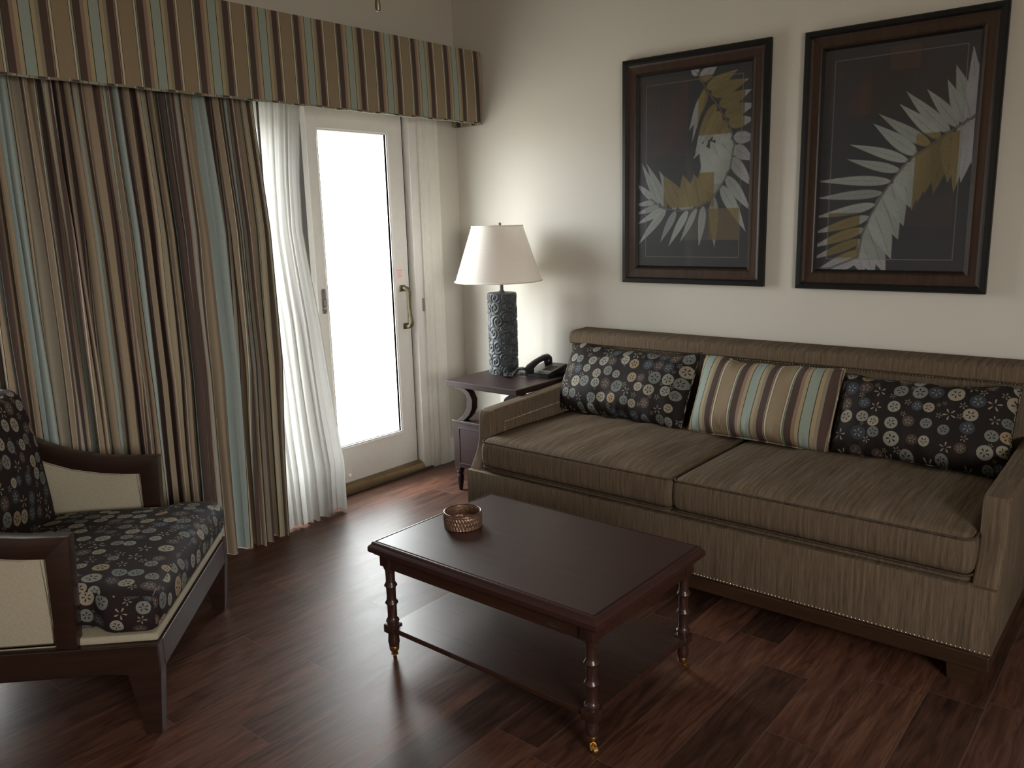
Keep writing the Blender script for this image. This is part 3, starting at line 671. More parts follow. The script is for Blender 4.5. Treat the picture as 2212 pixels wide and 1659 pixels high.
# ------------------------------------------------------------------ cushions
def noise2(X, Y, seed, n=8, fx=6, fy=6):
    g = np.random.RandomState(seed); o = np.zeros_like(X, dtype=float)
    for k in range(n):
        a = g.rand()*6.28; kx = fx*(g.randn()); ky = fy*(g.randn()); o += np.sin(kx*X+ky*Y+a)
    return o/math.sqrt(n)
def cushion(cx, cy, cz, sx, sy, sz, rad=.035, crown=.02, n=(60, 40, 8), wr=.004, wf=(5, 26), seed=1, wfun=None):
    """upholstered slab: rounded box with crowned top; returns (verts, faces, uv)"""
    nx, ny, nz = n; V, F, UV = [], [], []
    hx, hy, hz = sx/2, sy/2, sz/2
    def face(o, a, b, na, nb, uvk):
        base = len(V)
        for j in range(nb+1):
            for i in range(na+1):
                p = Vector(o)+Vector(a)*(i/na)+Vector(b)*(j/nb); V.append(p)
                UV.append((p.x, p.y) if uvk == 2 else ((p.y, p.z) if uvk == 0 else (p.x, p.z)))
        F.extend(grid_faces(na+1, nb+1, base))
    face((-hx, -hy, hz), (sx, 0, 0), (0, sy, 0), nx, ny, 2)
    face((-hx, hy, -hz), (sx, 0, 0), (0, -sy, 0), nx, ny, 2)
    face((-hx, -hy, -hz), (sx, 0, 0), (0, 0, sz), nx, nz, 1)
    face((hx, hy, -hz), (-sx, 0, 0), (0, 0, sz), nx, nz, 1)
    face((hx, -hy, -hz), (0, sy, 0), (0, 0, sz), ny, nz, 0)
    face((-hx, hy, -hz), (0, -sy, 0), (0, 0, sz), ny, nz, 0)
    A = np.array([tuple(v) for v in V], float); I = A.copy()
    for k, h in enumerate((hx, hy, hz)): I[:, k] = np.clip(A[:, k], -(h-rad), h-rad)
    D = A-I; L = np.maximum(np.linalg.norm(D, axis=1), 1e-9)
    out = np.where((np.abs(D) > 1e-9).sum(1)[:, None] > 1, I+D/L[:, None]*rad, A)
    U_, V_ = out[:, 0]/hx, out[:, 1]/hy
    k = np.clip(1-U_**2, 0, 1)**.6*np.clip(1-V_**2, 0, 1)**.6; top = np.clip(out[:, 2]/hz, 0, 1)
    out[:, 2] += crown*k*top + wr*noise2(out[:, 0], out[:, 1], seed, 7, wf[0], wf[1])*np.clip(k*2, 0, 1)*top
    bul = np.clip(1-(out[:, 2]/hz)**2, 0, 1)
    out[:, 1] += np.sign(out[:, 1])*(np.abs(V_) > .9)*bul*.010; out[:, 0] += np.sign(out[:, 0])*(np.abs(U_) > .9)*bul*.006
    if wfun is not None: out = wfun(out)
    out = out+np.array((cx, cy, cz), float)
    uv = np.array(UV, float)+np.array((cx, cy), float)
    return out, F, uv
def merge(o, d=.0004):
    bm = bmesh.new(); bm.from_mesh(o.data); bmesh.ops.remove_doubles(bm, verts=bm.verts, dist=d); bmesh.ops.recalc_face_normals(bm, faces=bm.faces)
    bm.to_mesh(o.data); bm.free()
def welt(cx, cy, z, sx, sy, rad, r_, dz=lambda x, y: 0):
    pts = []; hx, hy = sx/2-rad, sy/2-rad
    for (ax, ay, a0) in ((hx, -hy, -90), (hx, hy, 0), (-hx, hy, 90), (-hx, -hy, 180)):
        for k in range(7):
            t = math.radians(a0+15*k); x, y = ax+rad*math.cos(t), ay+rad*math.sin(t); pts.append((cx+x, cy+y, z+dz(x, y)))
    full = []
    for i in range(len(pts)):
        a, b = Vector(pts[i]), Vector(pts[(i+1) % len(pts)]); n = max(1, int((b-a).length/.03))
        for k in range(n): full.append(a.lerp(b, k/n))
    return full

# ------------------------------------------------------------------ sofa
SX0, SX1 = .950, 3.174
AW = .078
sofa = thing('sofa', 'long taupe fabric three-pillow sofa with nailhead trim along the back wall', 'sofa', ((SX0+SX1)/2, -.55, 0))
arm = [(-.030, .112), (-.030, .640), (-.10, .640), (-.30, .628), (-.60, .616), (-.89, .608), (-.921, .602), (-.931, .584), (-.933, .52), (-.937, .465), (-.952, .415), (-.980, .370), (-1.006, .330), (-1.018, .285), (-1.022, .20), (-1.022, .112)]
for x in (SX0, SX1-AW):
    obj('arm', prism(B(), arm, 'x', x, x+AW, .012, 3), MSOFA, sofa, smooth=40)
xi0, xi1 = SX0+AW, SX1-AW
bm = B(); box(bm, SX0+.02, SX1-.005, -.185, -.030, .13, .832, .01); 
obj('back_rest', bm, MSOFA, sofa, smooth=40)
bm = B(); prism(bm, [(-.028, .834), (-.205, .834), (-.214, .842), (-.214, .874), (-.204, .893), (-.18, .903), (-.06, .906), (-.035, .898), (-.028, .885)], 'x', SX0+.022, SX1-.003, .012, 3)
obj('back_roll', bm, MSOFA, sofa, smooth=40)
obj('seat_base', box(B(), xi0+.001, xi1-.001, -.984, -.19, .114, .345, .008), MSOFA, sofa, smooth=40)
obj('front_rail', box(B(), SX0+.0005, SX1-.0005, -1.0255, -.985, .113, .332, .004), MSOFA, sofa, smooth=40)
bm = B(); box(bm, SX0+.004, SX1-.004, -1.030, -.06, .058, .1115, .004)
obj('plinth', bm, MPLINTH, sofa)
for x in (SX0+.03, SX1-.125):
    for y in (-1.024, -.14):
        obj('leg', hexa(B(), [(x+.006, y+.004, 0), (x+.084, y+.004, 0), (x+.084, y+.082, 0), (x+.006, y+.082, 0)], [(x, y, .0575), (x+.09, y, .0575), (x+.09, y+.09, .0575), (x, y+.09, .0575)]), MPLINTH, sofa)
mid = 2.038
for i, (a, b, sd) in enumerate(((xi0+.002, mid-.002, 3), (mid+.002, xi1-.002, 6))):
    cx, sx = (a+b)/2, b-a; sy = .81; cy = -1.004+sy/2
    o = obj('seat_cushion', cushion(cx, cy, .4165, sx, sy, .137, .030, .034, (110, 80, 10), .0062, (30, 6) if i == 0 else (24, 5), sd), MSOFA, sofa, smooth=True); merge(o)
    bm = B(); tube(bm, welt(cx, cy, .4165+.060, sx+.002, sy+.012, .034, .004), .0042, 6, True); tube(bm, welt(cx, cy, .4165-.061, sx+.002, sy+.012, .034, .004), .0042, 6, True)
    p = obj('piping', bm, MPIPE, None, smooth=True); p.parent = o
bm = B(); beads(bm, line_pts((SX0+.012, -1.0255, .119), (SX1-.008, -1.0255, .119), .0135), .0046, (0, -1, 0))
obj('nailhead_trim', bm, MNAIL, sofa, smooth=True)
bm = B(); beads(bm, line_pts((xi0+.02, -.1875, .8285), (xi1-.02, -.1875, .8285), .0125), .0042, (0, -1, -.1)); obj('nailhead_trim', bm, MNAIL, sofa, smooth=True)
for x, nx_ in ((xi0, 1), (xi1, -1)):
    bm = B(); beads(bm, line_pts((x, -.20, .553), (x, -.825, .535), .0125)+line_pts((x, -.828, .522), (x, -.830, .40), .0125), .0042, (nx_, 0, 0)); obj('nailhead_trim', bm, MNAIL, sofa, smooth=True)

# ------------------------------------------------------------------ throw pillows
def pillow(name, label, mat, blx, brx, yb, w, h, T, lean, rotz, seed, sag=.02, cat='pillow', z0=.505, flange=False, group=None, roll=0.0):
    """big loose pillow standing on the seat, leaning back; bottom edge centre at ((blx+brx)/2, yb)"""
    nu, nv = 130, 70; u_ = np.linspace(-1, 1, nu); v_ = np.linspace(-1, 1, nv); Uu, Vv = np.meshgrid(u_, v_)
    g = np.random.RandomState(seed)
    k = (np.clip(1-Uu**6, 0, 1)*np.clip(1-Vv**4, 0, 1))**.5
    k = k*(.72+.28*np.clip(1-Uu**2, 0, 1)**.5*np.clip(1-Vv**2, 0, 1)**.5)
    X = Uu*w/2*(1-.025*(1-Vv**2)*0-.03*np.abs(Vv)**3*0); Z = (Vv+1)/2*h
    cornr = (np.abs(Uu)**8)*(np.abs(Vv)**8)
    X = X*(1-.022*(1-Vv**2)); Z = Z-Vv*.010*(1-Uu**2)
    Z = Z-sag*(1-Uu**2)*((Vv+1)/2)**2+.006*noise2(Uu, Uu*0, seed, 5, 7, 0)*((Vv+1)/2)**3
    wr = .006*noise2(Uu*1.0, Vv, seed+1, 8, 5, 3)+.004*noise2(Uu, Vv, seed+2, 8, 12, 3)+.0035*noise2(Uu, Vv, seed+5, 8, 34, 2)*np.clip(np.abs(Vv)*2-1, 0, 1)
    edge = .5+.9*np.abs(Vv)**2
    Yf = -(T/2)*k-wr*edge*np.clip(k*2, 0, 1); Yb = (T/2)*k*.8
    # sag: weight gathers towards the bottom
    Yf = Yf*(1.12-.28*(Vv+1)/2)
    F = grid_faces(nu, nv)
    vf = np.stack([X, Yf, Z], -1).reshape(-1, 3); vb = np.stack([X, Yb, Z], -1).reshape(-1, 3)
    A = np.concatenate([vf, vb]); n0 = nu*nv
    FF = F+[(a+n0, d+n0, c+n0, b+n0) for a, b, c, d in F]
    uv = np.concatenate([np.stack([X+blx+w/2, Z], -1).reshape(-1, 2)]*2)
    R_ = Matrix.Rotation(rotz, 3, 'Z') @ Matrix.Rotation(roll, 3, 'Y') @ Matrix.Rotation(-lean, 3, 'X'); R_ = np.array(R_)
    A = A @ R_.T; zmin = A[:, 2].min()
    A += np.array(((blx+brx)/2, yb, z0-zmin))
    o = obj(name, (A, FF, uv), mat, None, smooth=True); merge(o, .0006)
    tag(o, label, cat, group)
    return o, R_, ((blx+brx)/2, yb, z0-zmin)
def pipe_for(o, R_, org, w, h, mat, r_=.0045, sag=.02, seed=0):
    pts = []
    def P_(uu, vv):
        cornr = abs(uu)**8*abs(vv)**8; X = uu*w/2*(1-.022*(1-vv*vv)); Z = (vv+1)/2*h+(-1 if vv > 0 else 1)*.010*(1-uu*uu)
        Z = Z-sag*(1-uu*uu)*((vv+1)/2)**2+.006*float(noise2(np.array([uu]), np.array([0.]), seed, 5, 7, 0)[0])*((vv+1)/2)**3
        return tuple(np.array((X, 0, Z)) @ R_.T+np.array(org))
    for k in range(40): pts.append(P_(-1+k/20, -1))
    for k in range(26): pts.append(P_(1, -1+k/13))
    for k in range(40): pts.append(P_(1-k/20, 1))
    for k in range(26): pts.append(P_(-1, 1-k/13))
    p = obj('piping', tube(B(), pts, r_, 6, True), mat, None, smooth=True); p.parent = o
o, R_, og = pillow('throw_pillow', 'dark sand-dollar print pillow at the left end of the sofa', MDOL, .985, 1.760, -.385, .765, .385, .19, .47, -.06, 21, group='sand dollar pillows on the sofa'); pipe_for(o, R_, og, .765, .385, MDOL, seed=21)
o, R_, og = pillow('throw_pillow', 'dark sand-dollar print pillow at the right end of the sofa', MDOL, 2.435, 3.080, -.380, .645, .350, .20, .46, .02, 33, group='sand dollar pillows on the sofa', sag=.012); pipe_for(o, R_, og, .645, .350, MDOL, seed=33, sag=.012)
o, R_, og = pillow('throw_pillow', 'multicoloured striped pillow in the middle of the sofa', MSTRP, 1.775, 2.440, -.405, .650, .375, .18, .47, -.02, 45, sag=.006); pipe_for(o, R_, og, .650, .375, MSTRP, seed=45, sag=.006)

# ------------------------------------------------------------------ coffee table
TX0, TX1, TY0, TY1, TZ = 1.476, 2.406, -2.084, -1.449, .441
ct = thing('coffee_table', 'dark wood two-tier coffee table on brass casters in front of the sofa', 'coffee table', ((TX0+TX1)/2, (TY0+TY1)/2, 0))
def loft(bm, rings):
    R = []
    for ins, z in rings:
        R.append([bm.verts.new(p) for p in ((TX0+ins, TY0+ins, z), (TX1-ins, TY0+ins, z), (TX1-ins, TY1-ins, z), (TX0+ins, TY1-ins, z))])
    bm.faces.new(R[0]); bm.faces.new(R[-1][::-1])
    for a, b in zip(R, R[1:]):
        for k in range(4): bm.faces.new((a[k], a[(k+1) % 4], b[(k+1) % 4], b[k]))
    return bm
top = obj('table_top', loft(B(), [(.024, TZ), (.022, .4402), (.0205, .4385), (.019, .4385), (.0165, .441), (.013, .4405), (.0105, .437), (.009, .432), (.003, .427), (0, .422), (0, .408), (.003, .404), (.010, .401), (.014, .397), (.015, .3945)]), MTBW, ct)
bm = B(); i_ = .034
box(bm, TX0+i_, TX1-i_, TY0+i_, TY0+i_+.018, .345, .394, .002); box(bm, TX0+i_, TX1-i_, TY1-i_-.018, TY1-i_, .345, .394, .002)
box(bm, TX0+i_, TX0+i_+.018, TY0+i_+.018, TY1-i_-.018, .345, .394, .002); box(bm, TX1-i_-.018, TX1-i_, TY0+i_+.018, TY1-i_-.018, .345, .394, .002)
obj('apron', bm, MTBS, ct)
bm = B(); box(bm, TX0+.034, TX1-.034, TY0+.034, TY1-.034, .112, .130, .003); obj('shelf', bm, MTBS, ct)
LP = [(TX0+.050, TY0+.050), (TX1-.050, TY0+.050), (TX1-.050, TY1-.050), (TX0+.050, TY1-.050)]
for k, (x, y) in enumerate(LP):
    bm = B(); box(bm, x-.0235, x+.0235, y-.0235, y+.0235, .352, .394, .002)
    box(bm, x-.0235, x+.0235, y-.0235, y+.0235, .106, .136, .003)
    pr = [(.021, .352), (.0215, .345), (.0175, .336), (.0162, .325), (.0160, .295), (.0175, .288), (.0215, .283), (.0225, .279), (.0185, .275), (.0165, .268), (.0160, .232), (.0175, .224), (.0215, .219), (.0225, .215), (.0185, .211), (.0165, .204), (.0162, .165), (.018, .157), (.0225, .152), (.023, .147), (.020, .142), (.020, .134)]
    lathe(bm, pr, (x, y), 24)
    lathe(bm, [(.019, .108), (.0185, .092), (.0195, .080), (.0205, .072), (.0195, .066), (.0175, .058), (.0170, .052)], (x, y), 24)
    leg = obj('leg', bm, MTBL, ct, smooth=35)
    ang = [2.4, -.5, 1.2, .3][k]; dx, dy = math.cos(ang), math.sin(ang)
    bm = B(); lathe(bm, [(.0172, .056), (.0178, .053), (.0165, .040), (.0115, .032), (.0075, .028), (.006, .020)], (x, y), 20)
    for s in (-1, 1):
        px, py = -dy*.0085*s, dx*.0085*s
        tube(bm, [(x+px*.5, y+py*.5, .029), (x+px+dx*.006, y+py+dy*.006, .022), (x+px+dx*.014, y+py+dy*.014, .0135)], [.0035, .0032, .0042], 8)
    c = Vector((x+dx*.014, y+dy*.014, .0132)); a = Vector((-dy, dx, 0))
    tube(bm, [c-a*.0062, c-a*.0058, c+a*.0058, c+a*.0062], [.0115, .0130, .0130, .0115], 20)
    cs = obj('caster', bm, MBRASS, None, smooth=40, label='small polished brass caster'); cs.parent = leg

# ------------------------------------------------------------------ bowl
bc = (1.640, -1.783)
bowl = thing('woven_bowl', 'small round copper-coloured woven bowl on the coffee table', 'bowl', (bc[0], bc[1], TZ))
nu, nv = 300, 26; R0 = .0665; Hh = .052
vs = []
for side in (0, 1):
    for j in range(nv):
        t = j/(nv-1); z = TZ+.0012+Hh*t
        for i in range(nu):
            th = 2*math.pi*i/nu
            a_ = math.sin(38*th+t*11.0); b_ = math.sin(38*th-t*11.0)
            rel = max(a_, .5*b_)*.0022*(1 if t < .84 else 0)+(.0012 if t > .9 or t < .06 else 0)
            rr = (R0-.0025*(1-t)**2+rel) if side == 0 else R0-.0055-.3*rel
            vs.append((bc[0]+rr*math.cos(th), bc[1]+rr*math.sin(th), z))
fs = grid_faces(nu, nv, 0, True)+[(a, d, c, b) for a, b, c, d in grid_faces(nu, nv, nu*nv, True)]
for i in range(nu):
    j = (i+1) % nu; a = (nv-1)*nu; fs.append((a+i, a+j, nu*nv+a+j, nu*nv+a+i)); fs.append((j, i, nu*nv+i, nu*nv+j))
obj('woven_wall', (vs, fs), MWIRE, bowl, smooth=True)
vs = [(bc[0], bc[1], TZ+.034)]; fs = []; nr = 14; na = 144
for k in range(1, nr+1):
    rr = (R0-.0075)*k/nr
    for i in range(na):
        th = 2*math.pi*i/na
        z = TZ+.034-.010*(k/nr)**2+.0016*math.sin(24*th+k*.5)*min(1, k/4)
        vs.append((bc[0]+rr*math.cos(th), bc[1]+rr*math.sin(th), z))
for i in range(na): fs.append((0, 1+i, 1+(i+1) % na))
for k in range(nr-1):
    for i in range(na): a = 1+k*na; fs.append((a+i, a+na+i, a+na+(i+1) % na, a+(i+1) % na))
obj('radial_base', (vs, fs), MWIRE, bowl, smooth=True)
bm = B(); tube(bm, [(bc[0]+(R0-.002)*math.cos(t), bc[1]+(R0-.002)*math.sin(t), TZ+.0545) for t in [2*math.pi*k/60 for k in range(60)]], .0032, 8, True)
obj('rim', bm, MWIRED, bowl, smooth=True)

# ------------------------------------------------------------------ side table
QX0, QX1, QY0, QY1, QZ = .437, .943, -.632, -.110, .645
sd = thing('side_table', 'dark wood side table with curved supports in the corner under the lamp', 'side table', (.69, -.37, 0), group='side tables at the sofa ends')
bm = B(); box(bm, QX0, QX1, QY0, QY1, QZ-.032, QZ, .003); obj('table_top', bm, MSTW, sd)
bm = B(); box(bm, .430, .930, -.572, -.120, .140, .395, .002); obj('cabinet', bm, MSTW, sd)
bm = B(); box(bm, .424, .936, -.578, -.112, .395, .412, .003); obj('cabinet_top', bm, MSTW, sd)
bm = B()
box(bm, .470, .890, -.578, -.572, .160, .170, .001); box(bm, .470, .890, -.578, -.572, .365, .375, .001); box(bm, .470, .480, -.578, -.572, .170, .365, .001); box(bm, .880, .890, -.578, -.572, .170, .365, .001)
box(bm, .482, .878, -.576, -.572, .172, .363, .001)
obj('front_panel', bm, MSTW, sd)
bm = B()
box(bm, .427, .430, -.53, -.16, .17, .365, .001)
obj('side_panel', bm, MSTW, sd)
def sbracket(bm, x, y0, y1, mir=1):
    outer = [(0, .612), (.035, .612), (.075, .602), (.112, .578), (.133, .540), (.130, .492), (.110, .455), (.085, .430), (.060, .413)]
    inner = [(.020, .413), (.052, .436), (.078, .470), (.092, .510), (.090, .545), (.072, .570), (.045, .585), (.0, .590)]
    prism(bm, [(x+mir*a, z) for a, z in outer+inner], 'y', y0, y1, .002, 1)
for (x, mir) in ((.448, 1), (.925, -1)):
    for y in (-.572, -.165):
        bm = B(); sbracket(bm, x, y, y+.045, mir); obj('curved_support', bm, MSTW, sd, smooth=35)
for x in (.451, .909):
    for y in (-.551, -.141):
        bm = B(); box(bm, x-.019, x+.019, y-.019, y+.019, .118, .14, .002)
        lathe(bm, [(.017, .120), (.0205, .112), (.0205, .104), (.0145, .098), (.019, .088), (.020, .074), (.017, .045), (.0125, .012), (.011, 0)], (x, y), 20)
        obj('leg', bm, MSTW, sd, smooth=35)

sd2 = sd.copy(); COL.objects.link(sd2); sd2.location.x += 2.768     # its twin at the other end of the sofa
sd2['label'] = 'dark side table past the right arm of the sofa, only a sliver in view'
for part in [c for c in bpy.data.objects if c.parent is sd]:
    q = part.copy(); COL.objects.link(q); q.parent = sd2
# ------------------------------------------------------------------ lamp
lc = Vector((.572, -.288, QZ)); LR = .083; LH = .452
lamp = thing('table_lamp', 'slate-grey swirl-carved cylinder lamp with white shade on the side table', 'lamp', tuple(lc))
nu, nv = 340, 240; th = np.linspace(0, 2*math.pi, nu, endpoint=False); zz = np.linspace(0, LH, nv)
TH, ZZ = np.meshgrid(th, zz); circ = 2*math.pi*LR; Uc = TH*LR
g = np.random.RandomState(12); cs_ = []
while len(cs_) < 60:
    for _ in range(200):
        c = (g.rand()*circ, g.rand()*LH)
        if all(math.hypot(min(abs(c[0]-q[0]), circ-abs(c[0]-q[0])), c[1]-q[1]) > .046 for q in cs_): cs_.append(c); break
    else: break
best = np.full(TH.shape, 9.); sec = np.full(TH.shape, 9.); hgt = np.zeros(TH.shape)
for i, (cx_, cz_) in enumerate(cs_):
    dx = (Uc-cx_+circ/2) % circ-circ/2; dz = ZZ-cz_; d = np.hypot(dx, dz*.92)
    a = np.arctan2(dz, dx); s = -1 if i % 3 == 0 else 1
    sp = np.cos(s*a-2*math.pi*d/.0185+i)
    near = d < best; sec = np.where(near, best, np.minimum(sec, d)); hgt = np.where(near, sp*np.clip(1-(d/.040)**3, 0, 1), hgt); best = np.where(near, d, best)
rim = np.clip((sec-best)/.006, 0, 1)
Rr = LR-.004+.0030*np.tanh(hgt*1.6)*rim-.0042*(1-rim)+.0015
Rr[-4:] = LR-.004; Rr[:2] = LR-.003
vs = np.stack([lc.x+Rr*np.cos(TH), lc.y+Rr*np.sin(TH), lc.z+.001+ZZ], -1).reshape(-1, 3)
fs = grid_faces(nu, nv, 0, True)+[tuple(range(nu))[::-1], tuple((nv-1)*nu+i for i in range(nu))]
obj('lamp_base', (vs, fs), MSLATE, lamp, smooth=45)
bm = B(); lathe(bm, [(.020, lc.z+LH), (.016, lc.z+LH+.008), (.0095, lc.z+LH+.016), (.0095, lc.z+.56), (.005, lc.z+.565), (.005, lc.z+.80), (.003, lc.z+.805)], (lc.x, lc.y), 16)
obj('stem', bm, MSLATE, lamp, smooth=40)
sc_ = Vector((lc.x-.012, lc.y-.010, 0)); z0, z1 = 1.160, 1.466; R0_, R1_ = .241, .140
bm = B(); n = 72
prof = [(R0_, z0), (R1_, z1), (R1_-.0022, z1), (R0_-.0022, z0)]
rings = [[bm.verts.new((sc_.x+a*math.cos(2*math.pi*i/n), sc_.y+a*math.sin(2*math.pi*i/n), z)) for i in range(n)] for a, z in prof]
for q in range(4):
    a, b = rings[q], rings[(q+1) % 4]
    for i in range(n): bm.faces.new((a[i], a[(i+1) % n], b[(i+1) % n], b[i]))
shd = obj('lamp_shade', bm, MSHADE, lamp, smooth=40)
bm = B()
bm.free()
for a, z in ((R0_+.0012, z0+.004), (R1_+.001, z1-.003)):
    q = obj('shade_trim', tube(B(), [(sc_.x+a*math.cos(t), sc_.y+a*math.sin(t), z) for t in [2*math.pi*k/72 for k in range(72)]], .0035, 6, True), MSHADE, None, smooth=True); q.parent = shd
bm = B(); lathe(bm, [(.003, z1-.03), (.006, z1-.02), (.006, z1+.004), (.009, z1+.008), (.004, z1+.014), (.0015, z1+.017)], (lc.x, lc.y), 12)
for k in range(3):
    t = k*2.094; tube(bm, [(lc.x, lc.y, z1-.02), (sc_.x+(R1_-.003)*math.cos(t), sc_.y+(R1_-.003)*math.sin(t), z1-.008)], .0018, 6)
obj('finial', bm, MPEWTER, lamp, smooth=40)

# ------------------------------------------------------------------ telephone
ph = thing('telephone', 'black corded desk telephone with coiled cord on the side table', 'telephone', (.815, -.215, QZ), rotz=0, local=True)
ph.rotation_euler = (0, 0, math.radians(92))
bm = B()   # local: x right (away along length), y depth
prism(bm, [(-.085, .001), (.105, .001), (.105, .052), (-.085, .024)], 'y', -.075, .085, .004, 2)
obj('phone_body', bm, MPHONE, ph, smooth=40)
bm = B(); hexa(bm, [(-.060, -.068, .0275), (.098, -.068, .0505), (.098, .012, .0505), (-.060, .012, .0275)], [(-.060, -.068, .0297), (.098, -.068, .0527), (.098, .012, .0527), (-.060, .012, .0297)])
pl = obj('key_panel', bm, MPHLBL, ph, label='pale grey face panel')
bm = B()
for i in range(4):
    for j in range(3): x = -.035+i*.021; z = .0300+(x+.055)*.145; box(bm, x, x+.013, -.055+j*.019, -.042+j*.019, z-.001, z+.005, .001)
q = obj('keypad', bm, MPHONE, None); q.parent = pl
bm = B(); hp = [(-.110, .046, .036), (-.090, .046, .050), (-.045, .046, .068), (.0, .046, .080), (.045, .046, .086), (.080, .046, .083), (.100, .046, .072)]
tube(bm, hp, [.020, .021, .018, .016, .018, .021, .019], 14)
for (x, z) in ((-.088, .040), (.088, .068)): lathe(bm, [(.016, z-.022), (.024, z-.016), (.025, z), (.020, z+.012)], (x, .046), 18)
obj('handset', bm, MPHONE, ph, smooth=60)
bm = B(); path = [(-.105, .046, .034), (-.125, .060, .052), (-.145, .078, .050), (-.160, .092, .030), (-.170, .100, .012), (-.185, .125, .012), (-.175, .155, .012), (-.140, .158, .012), (-.115, .130, .012), (-.105, .100, .012), (-.095, .078, .012)]
pp = []
for i in range(len(path)-1):
    for k in range(40):
        a, b = Vector(path[i]), Vector(path[i+1]); p = a.lerp(b, k/40); d = (b-a).normalized(); s_ = d.cross(Vector((0, 0, 1))).normalized(); t_ = s_.cross(d)
        an = (i*40+k)*2*math.pi/8; pp.append(p+(s_*math.cos(an)+t_*math.sin(an))*.0075)
tube(bm, pp, .0022, 5); obj('coiled_cord', bm, MPHONE, ph, smooth=True)

# ------------------------------------------------------------------ armchair
O_ = (1.262, -2.775); CA = math.radians(45.86)
ch = thing('armchair', 'dark wood armchair with sand-dollar print cushions and ivory side panels', 'armchair', (O_[0], O_[1], 0), CA, local=True)
CW = .860
def chobj(name, bm, mat, **kw): return obj(name, bm, mat, ch, **kw)
# legs
for b0 in (0, CW-.050):
    bm = B(); hexa(bm, [(-.020, b0+.004, 0), (.026, b0+.004, 0), (.026, b0+.046, 0), (-.020, b0+.046, 0)], [(-.050, b0, .205), (.045, b0, .205), (.045, b0+.05, .205), (-.050, b0+.05, .205)]); chobj('leg', bm, MCHW)
    bm = B(); hexa(bm, [(-.775, b0+.004, 0), (-.732, b0+.004, 0), (-.732, b0+.046, 0), (-.775, b0+.046, 0)], [(-.745, b0, .205), (-.650, b0, .205), (-.650, b0+.05, .205), (-.745, b0+.05, .205)]); chobj('leg', bm, MCHW)
bm = B()
prism(bm, [(-.745, .206), (-.10, .206), (-.05, .200), (.045, .200), (.045, .292), (-.745, .300)], 'y', 0, .045, .003)
prism(bm, [(-.745, .206), (-.10, .206), (-.05, .200), (.045, .200), (.045, .292), (-.745, .300)], 'y', CW-.045, CW, .003)
box(bm, .005, .045, .045, CW-.045, .200, .288, .002); box(bm, -.745, -.705, .045, CW-.045, .206, .298, .002)
chobj('seat_frame', bm, MCHW)
bm = B(); box(bm, -.62, .040, .022, CW-.022, .293, .318, .008, 3); chobj('seat_platform', bm, MLINEN, smooth=40, label='ivory upholstered strip under the cushion')
armo = [(-.165, .645), (-.28, .648), (-.38, .657), (-.48, .680), (-.57, .715), (-.66, .765), (-.70, .795), (-.745, .832)]
armi = [(-.745, .752), (-.70, .722), (-.66, .695), (-.57, .645), (-.48, .612), (-.38, .592), (-.30, .583), (-.236, .580)]
for nm, y0 in (('near', .0), ('far', CW-.045)):
    bm = B(); prism(bm, armo+armi, 'y', y0, y0+.045, .003)
    prism(bm, [(-.165, .645), (-.236, .600), (-.240, .300), (-.182, .295)], 'y', y0+.0005, y0+.0445, .002)
    prism(bm, [(-.745, .80), (-.745, .295), (-.695, .295), (-.695, .76)], 'y', y0+.0005, y0+.0445, .002)
    chobj('arm_frame', bm, MCHW, smooth=40)
    pan = [(-.236, .303), (-.238, .583)]+[(a+.0, z+.003) for a, z in armi[::-1][1:-3]]+[(-.696, .700), (-.696, .303)]
    bm = B(); prism(bm, pan, 'y', y0+.008, y0+.037, .005, 2)
    sp_o = chobj('side_panel', bm, MLINEN, smooth=40, label='woven ivory fabric panel')
    for yy in (y0+.006, y0+.039):
        bm = B(); cxm = sum(a for a, z in pan)/len(pan); czm = sum(z for a, z in pan)/len(pan)
        q = [(cxm+(a-cxm)*.965, yy, czm+(z-czm)*.95) for a, z in pan]; tube(bm, q, .0055, 6, True)
        w_ = obj('piping', bm, MLINEN, None, smooth=True); w_.parent = sp_o
def wf(A):
    a = A[:, 0]; k = 1/(1+np.exp((a-.14)/.012)); A[:, 1] *= (1-.115*k); return A     # T shape: wide ahead of the arms
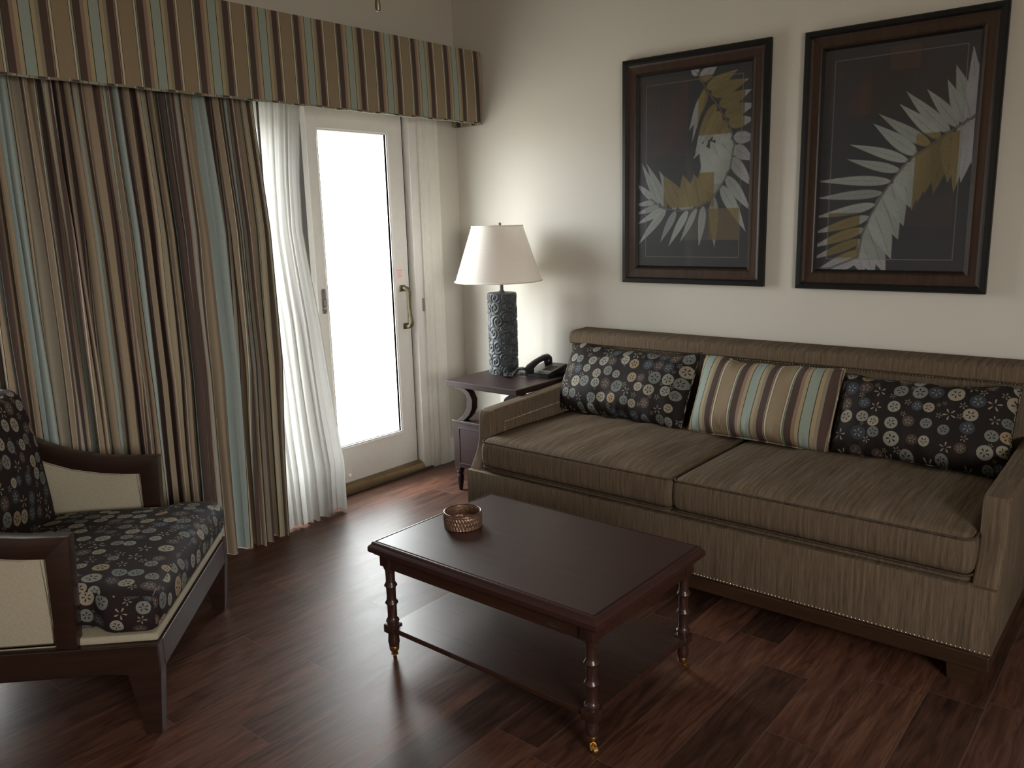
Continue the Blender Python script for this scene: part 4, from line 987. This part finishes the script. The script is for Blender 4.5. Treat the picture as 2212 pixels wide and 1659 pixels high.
o = obj('seat_cushion', cushion(-.260, CW/2, .385, .620, .840, .135, .045, .022, (70, 70, 10), .0025, (8, 8), 5, wf), MDOLC, ch, smooth=True); merge(o)
# back cushion, leaning
g_ = cushion(0, 0, 0, .115, .745, .540, .050, .0, (10, 50, 50), .0, (8, 8), 9)
A = g_[0]; yy_, zz_ = A[:, 1].copy(), A[:, 2].copy()
A[:, 0] += .030*np.clip(1-(yy_/.37)**2, 0, 1)*np.clip(1-(zz_/.29)**2, 0, 1)*np.sign(A[:, 0])
A[:, 0] += .003*noise2(yy_, zz_, 4, 8, 14, 14)
la = .14; x_ = A[:, 0]*math.cos(la)-A[:, 2]*math.sin(la); z_ = A[:, 0]*math.sin(la)+A[:, 2]*math.cos(la)
A[:, 0] = x_-.632; A[:, 2] = z_+.674; A[:, 1] += CW/2
o = obj('back_cushion', (A, g_[1], g_[2]), MDOLC, ch, smooth=True); merge(o)
bm = B(); hexa(bm, [(-.690, .046, .30), (-.660, .046, .30), (-.660, CW-.046, .30), (-.690, CW-.046, .30)], [(-.752, .046, .92), (-.728, .046, .92), (-.728, CW-.046, .92), (-.752, CW-.046, .92)]); chobj('back_frame', bm, MCHW)

# ------------------------------------------------------------------ fan pull
fp = Vector((2.501, -2.826, 0)); zb = 1.828
fc = thing('fan_pull_chain', 'small brown pull fob on a thin chain hanging into the top edge of the view', 'pull chain', (fp.x, fp.y, zb))
bm = B(); lathe(bm, [(.0015, zb), (.0040, zb+.001), (.0046, zb+.006), (.0042, zb+.014), (.0036, zb+.019), (.002, zb+.021)], (fp.x, fp.y), 14); obj('fob', bm, MABRASS, fc, smooth=40)
bm = B(); lathe(bm, [(.001, zb+.0205), (.0028, zb+.022), (.0028, zb+.025), (.001, zb+.0265)], (fp.x, fp.y), 10); tube(bm, [(fp.x, fp.y, zb+.026), (fp.x, fp.y, H)], .0012, 6)
obj('chain', bm, MWHITE, fc, smooth=40)

for o in bpy.data.objects:
    if '_local' in o: del o['_local']
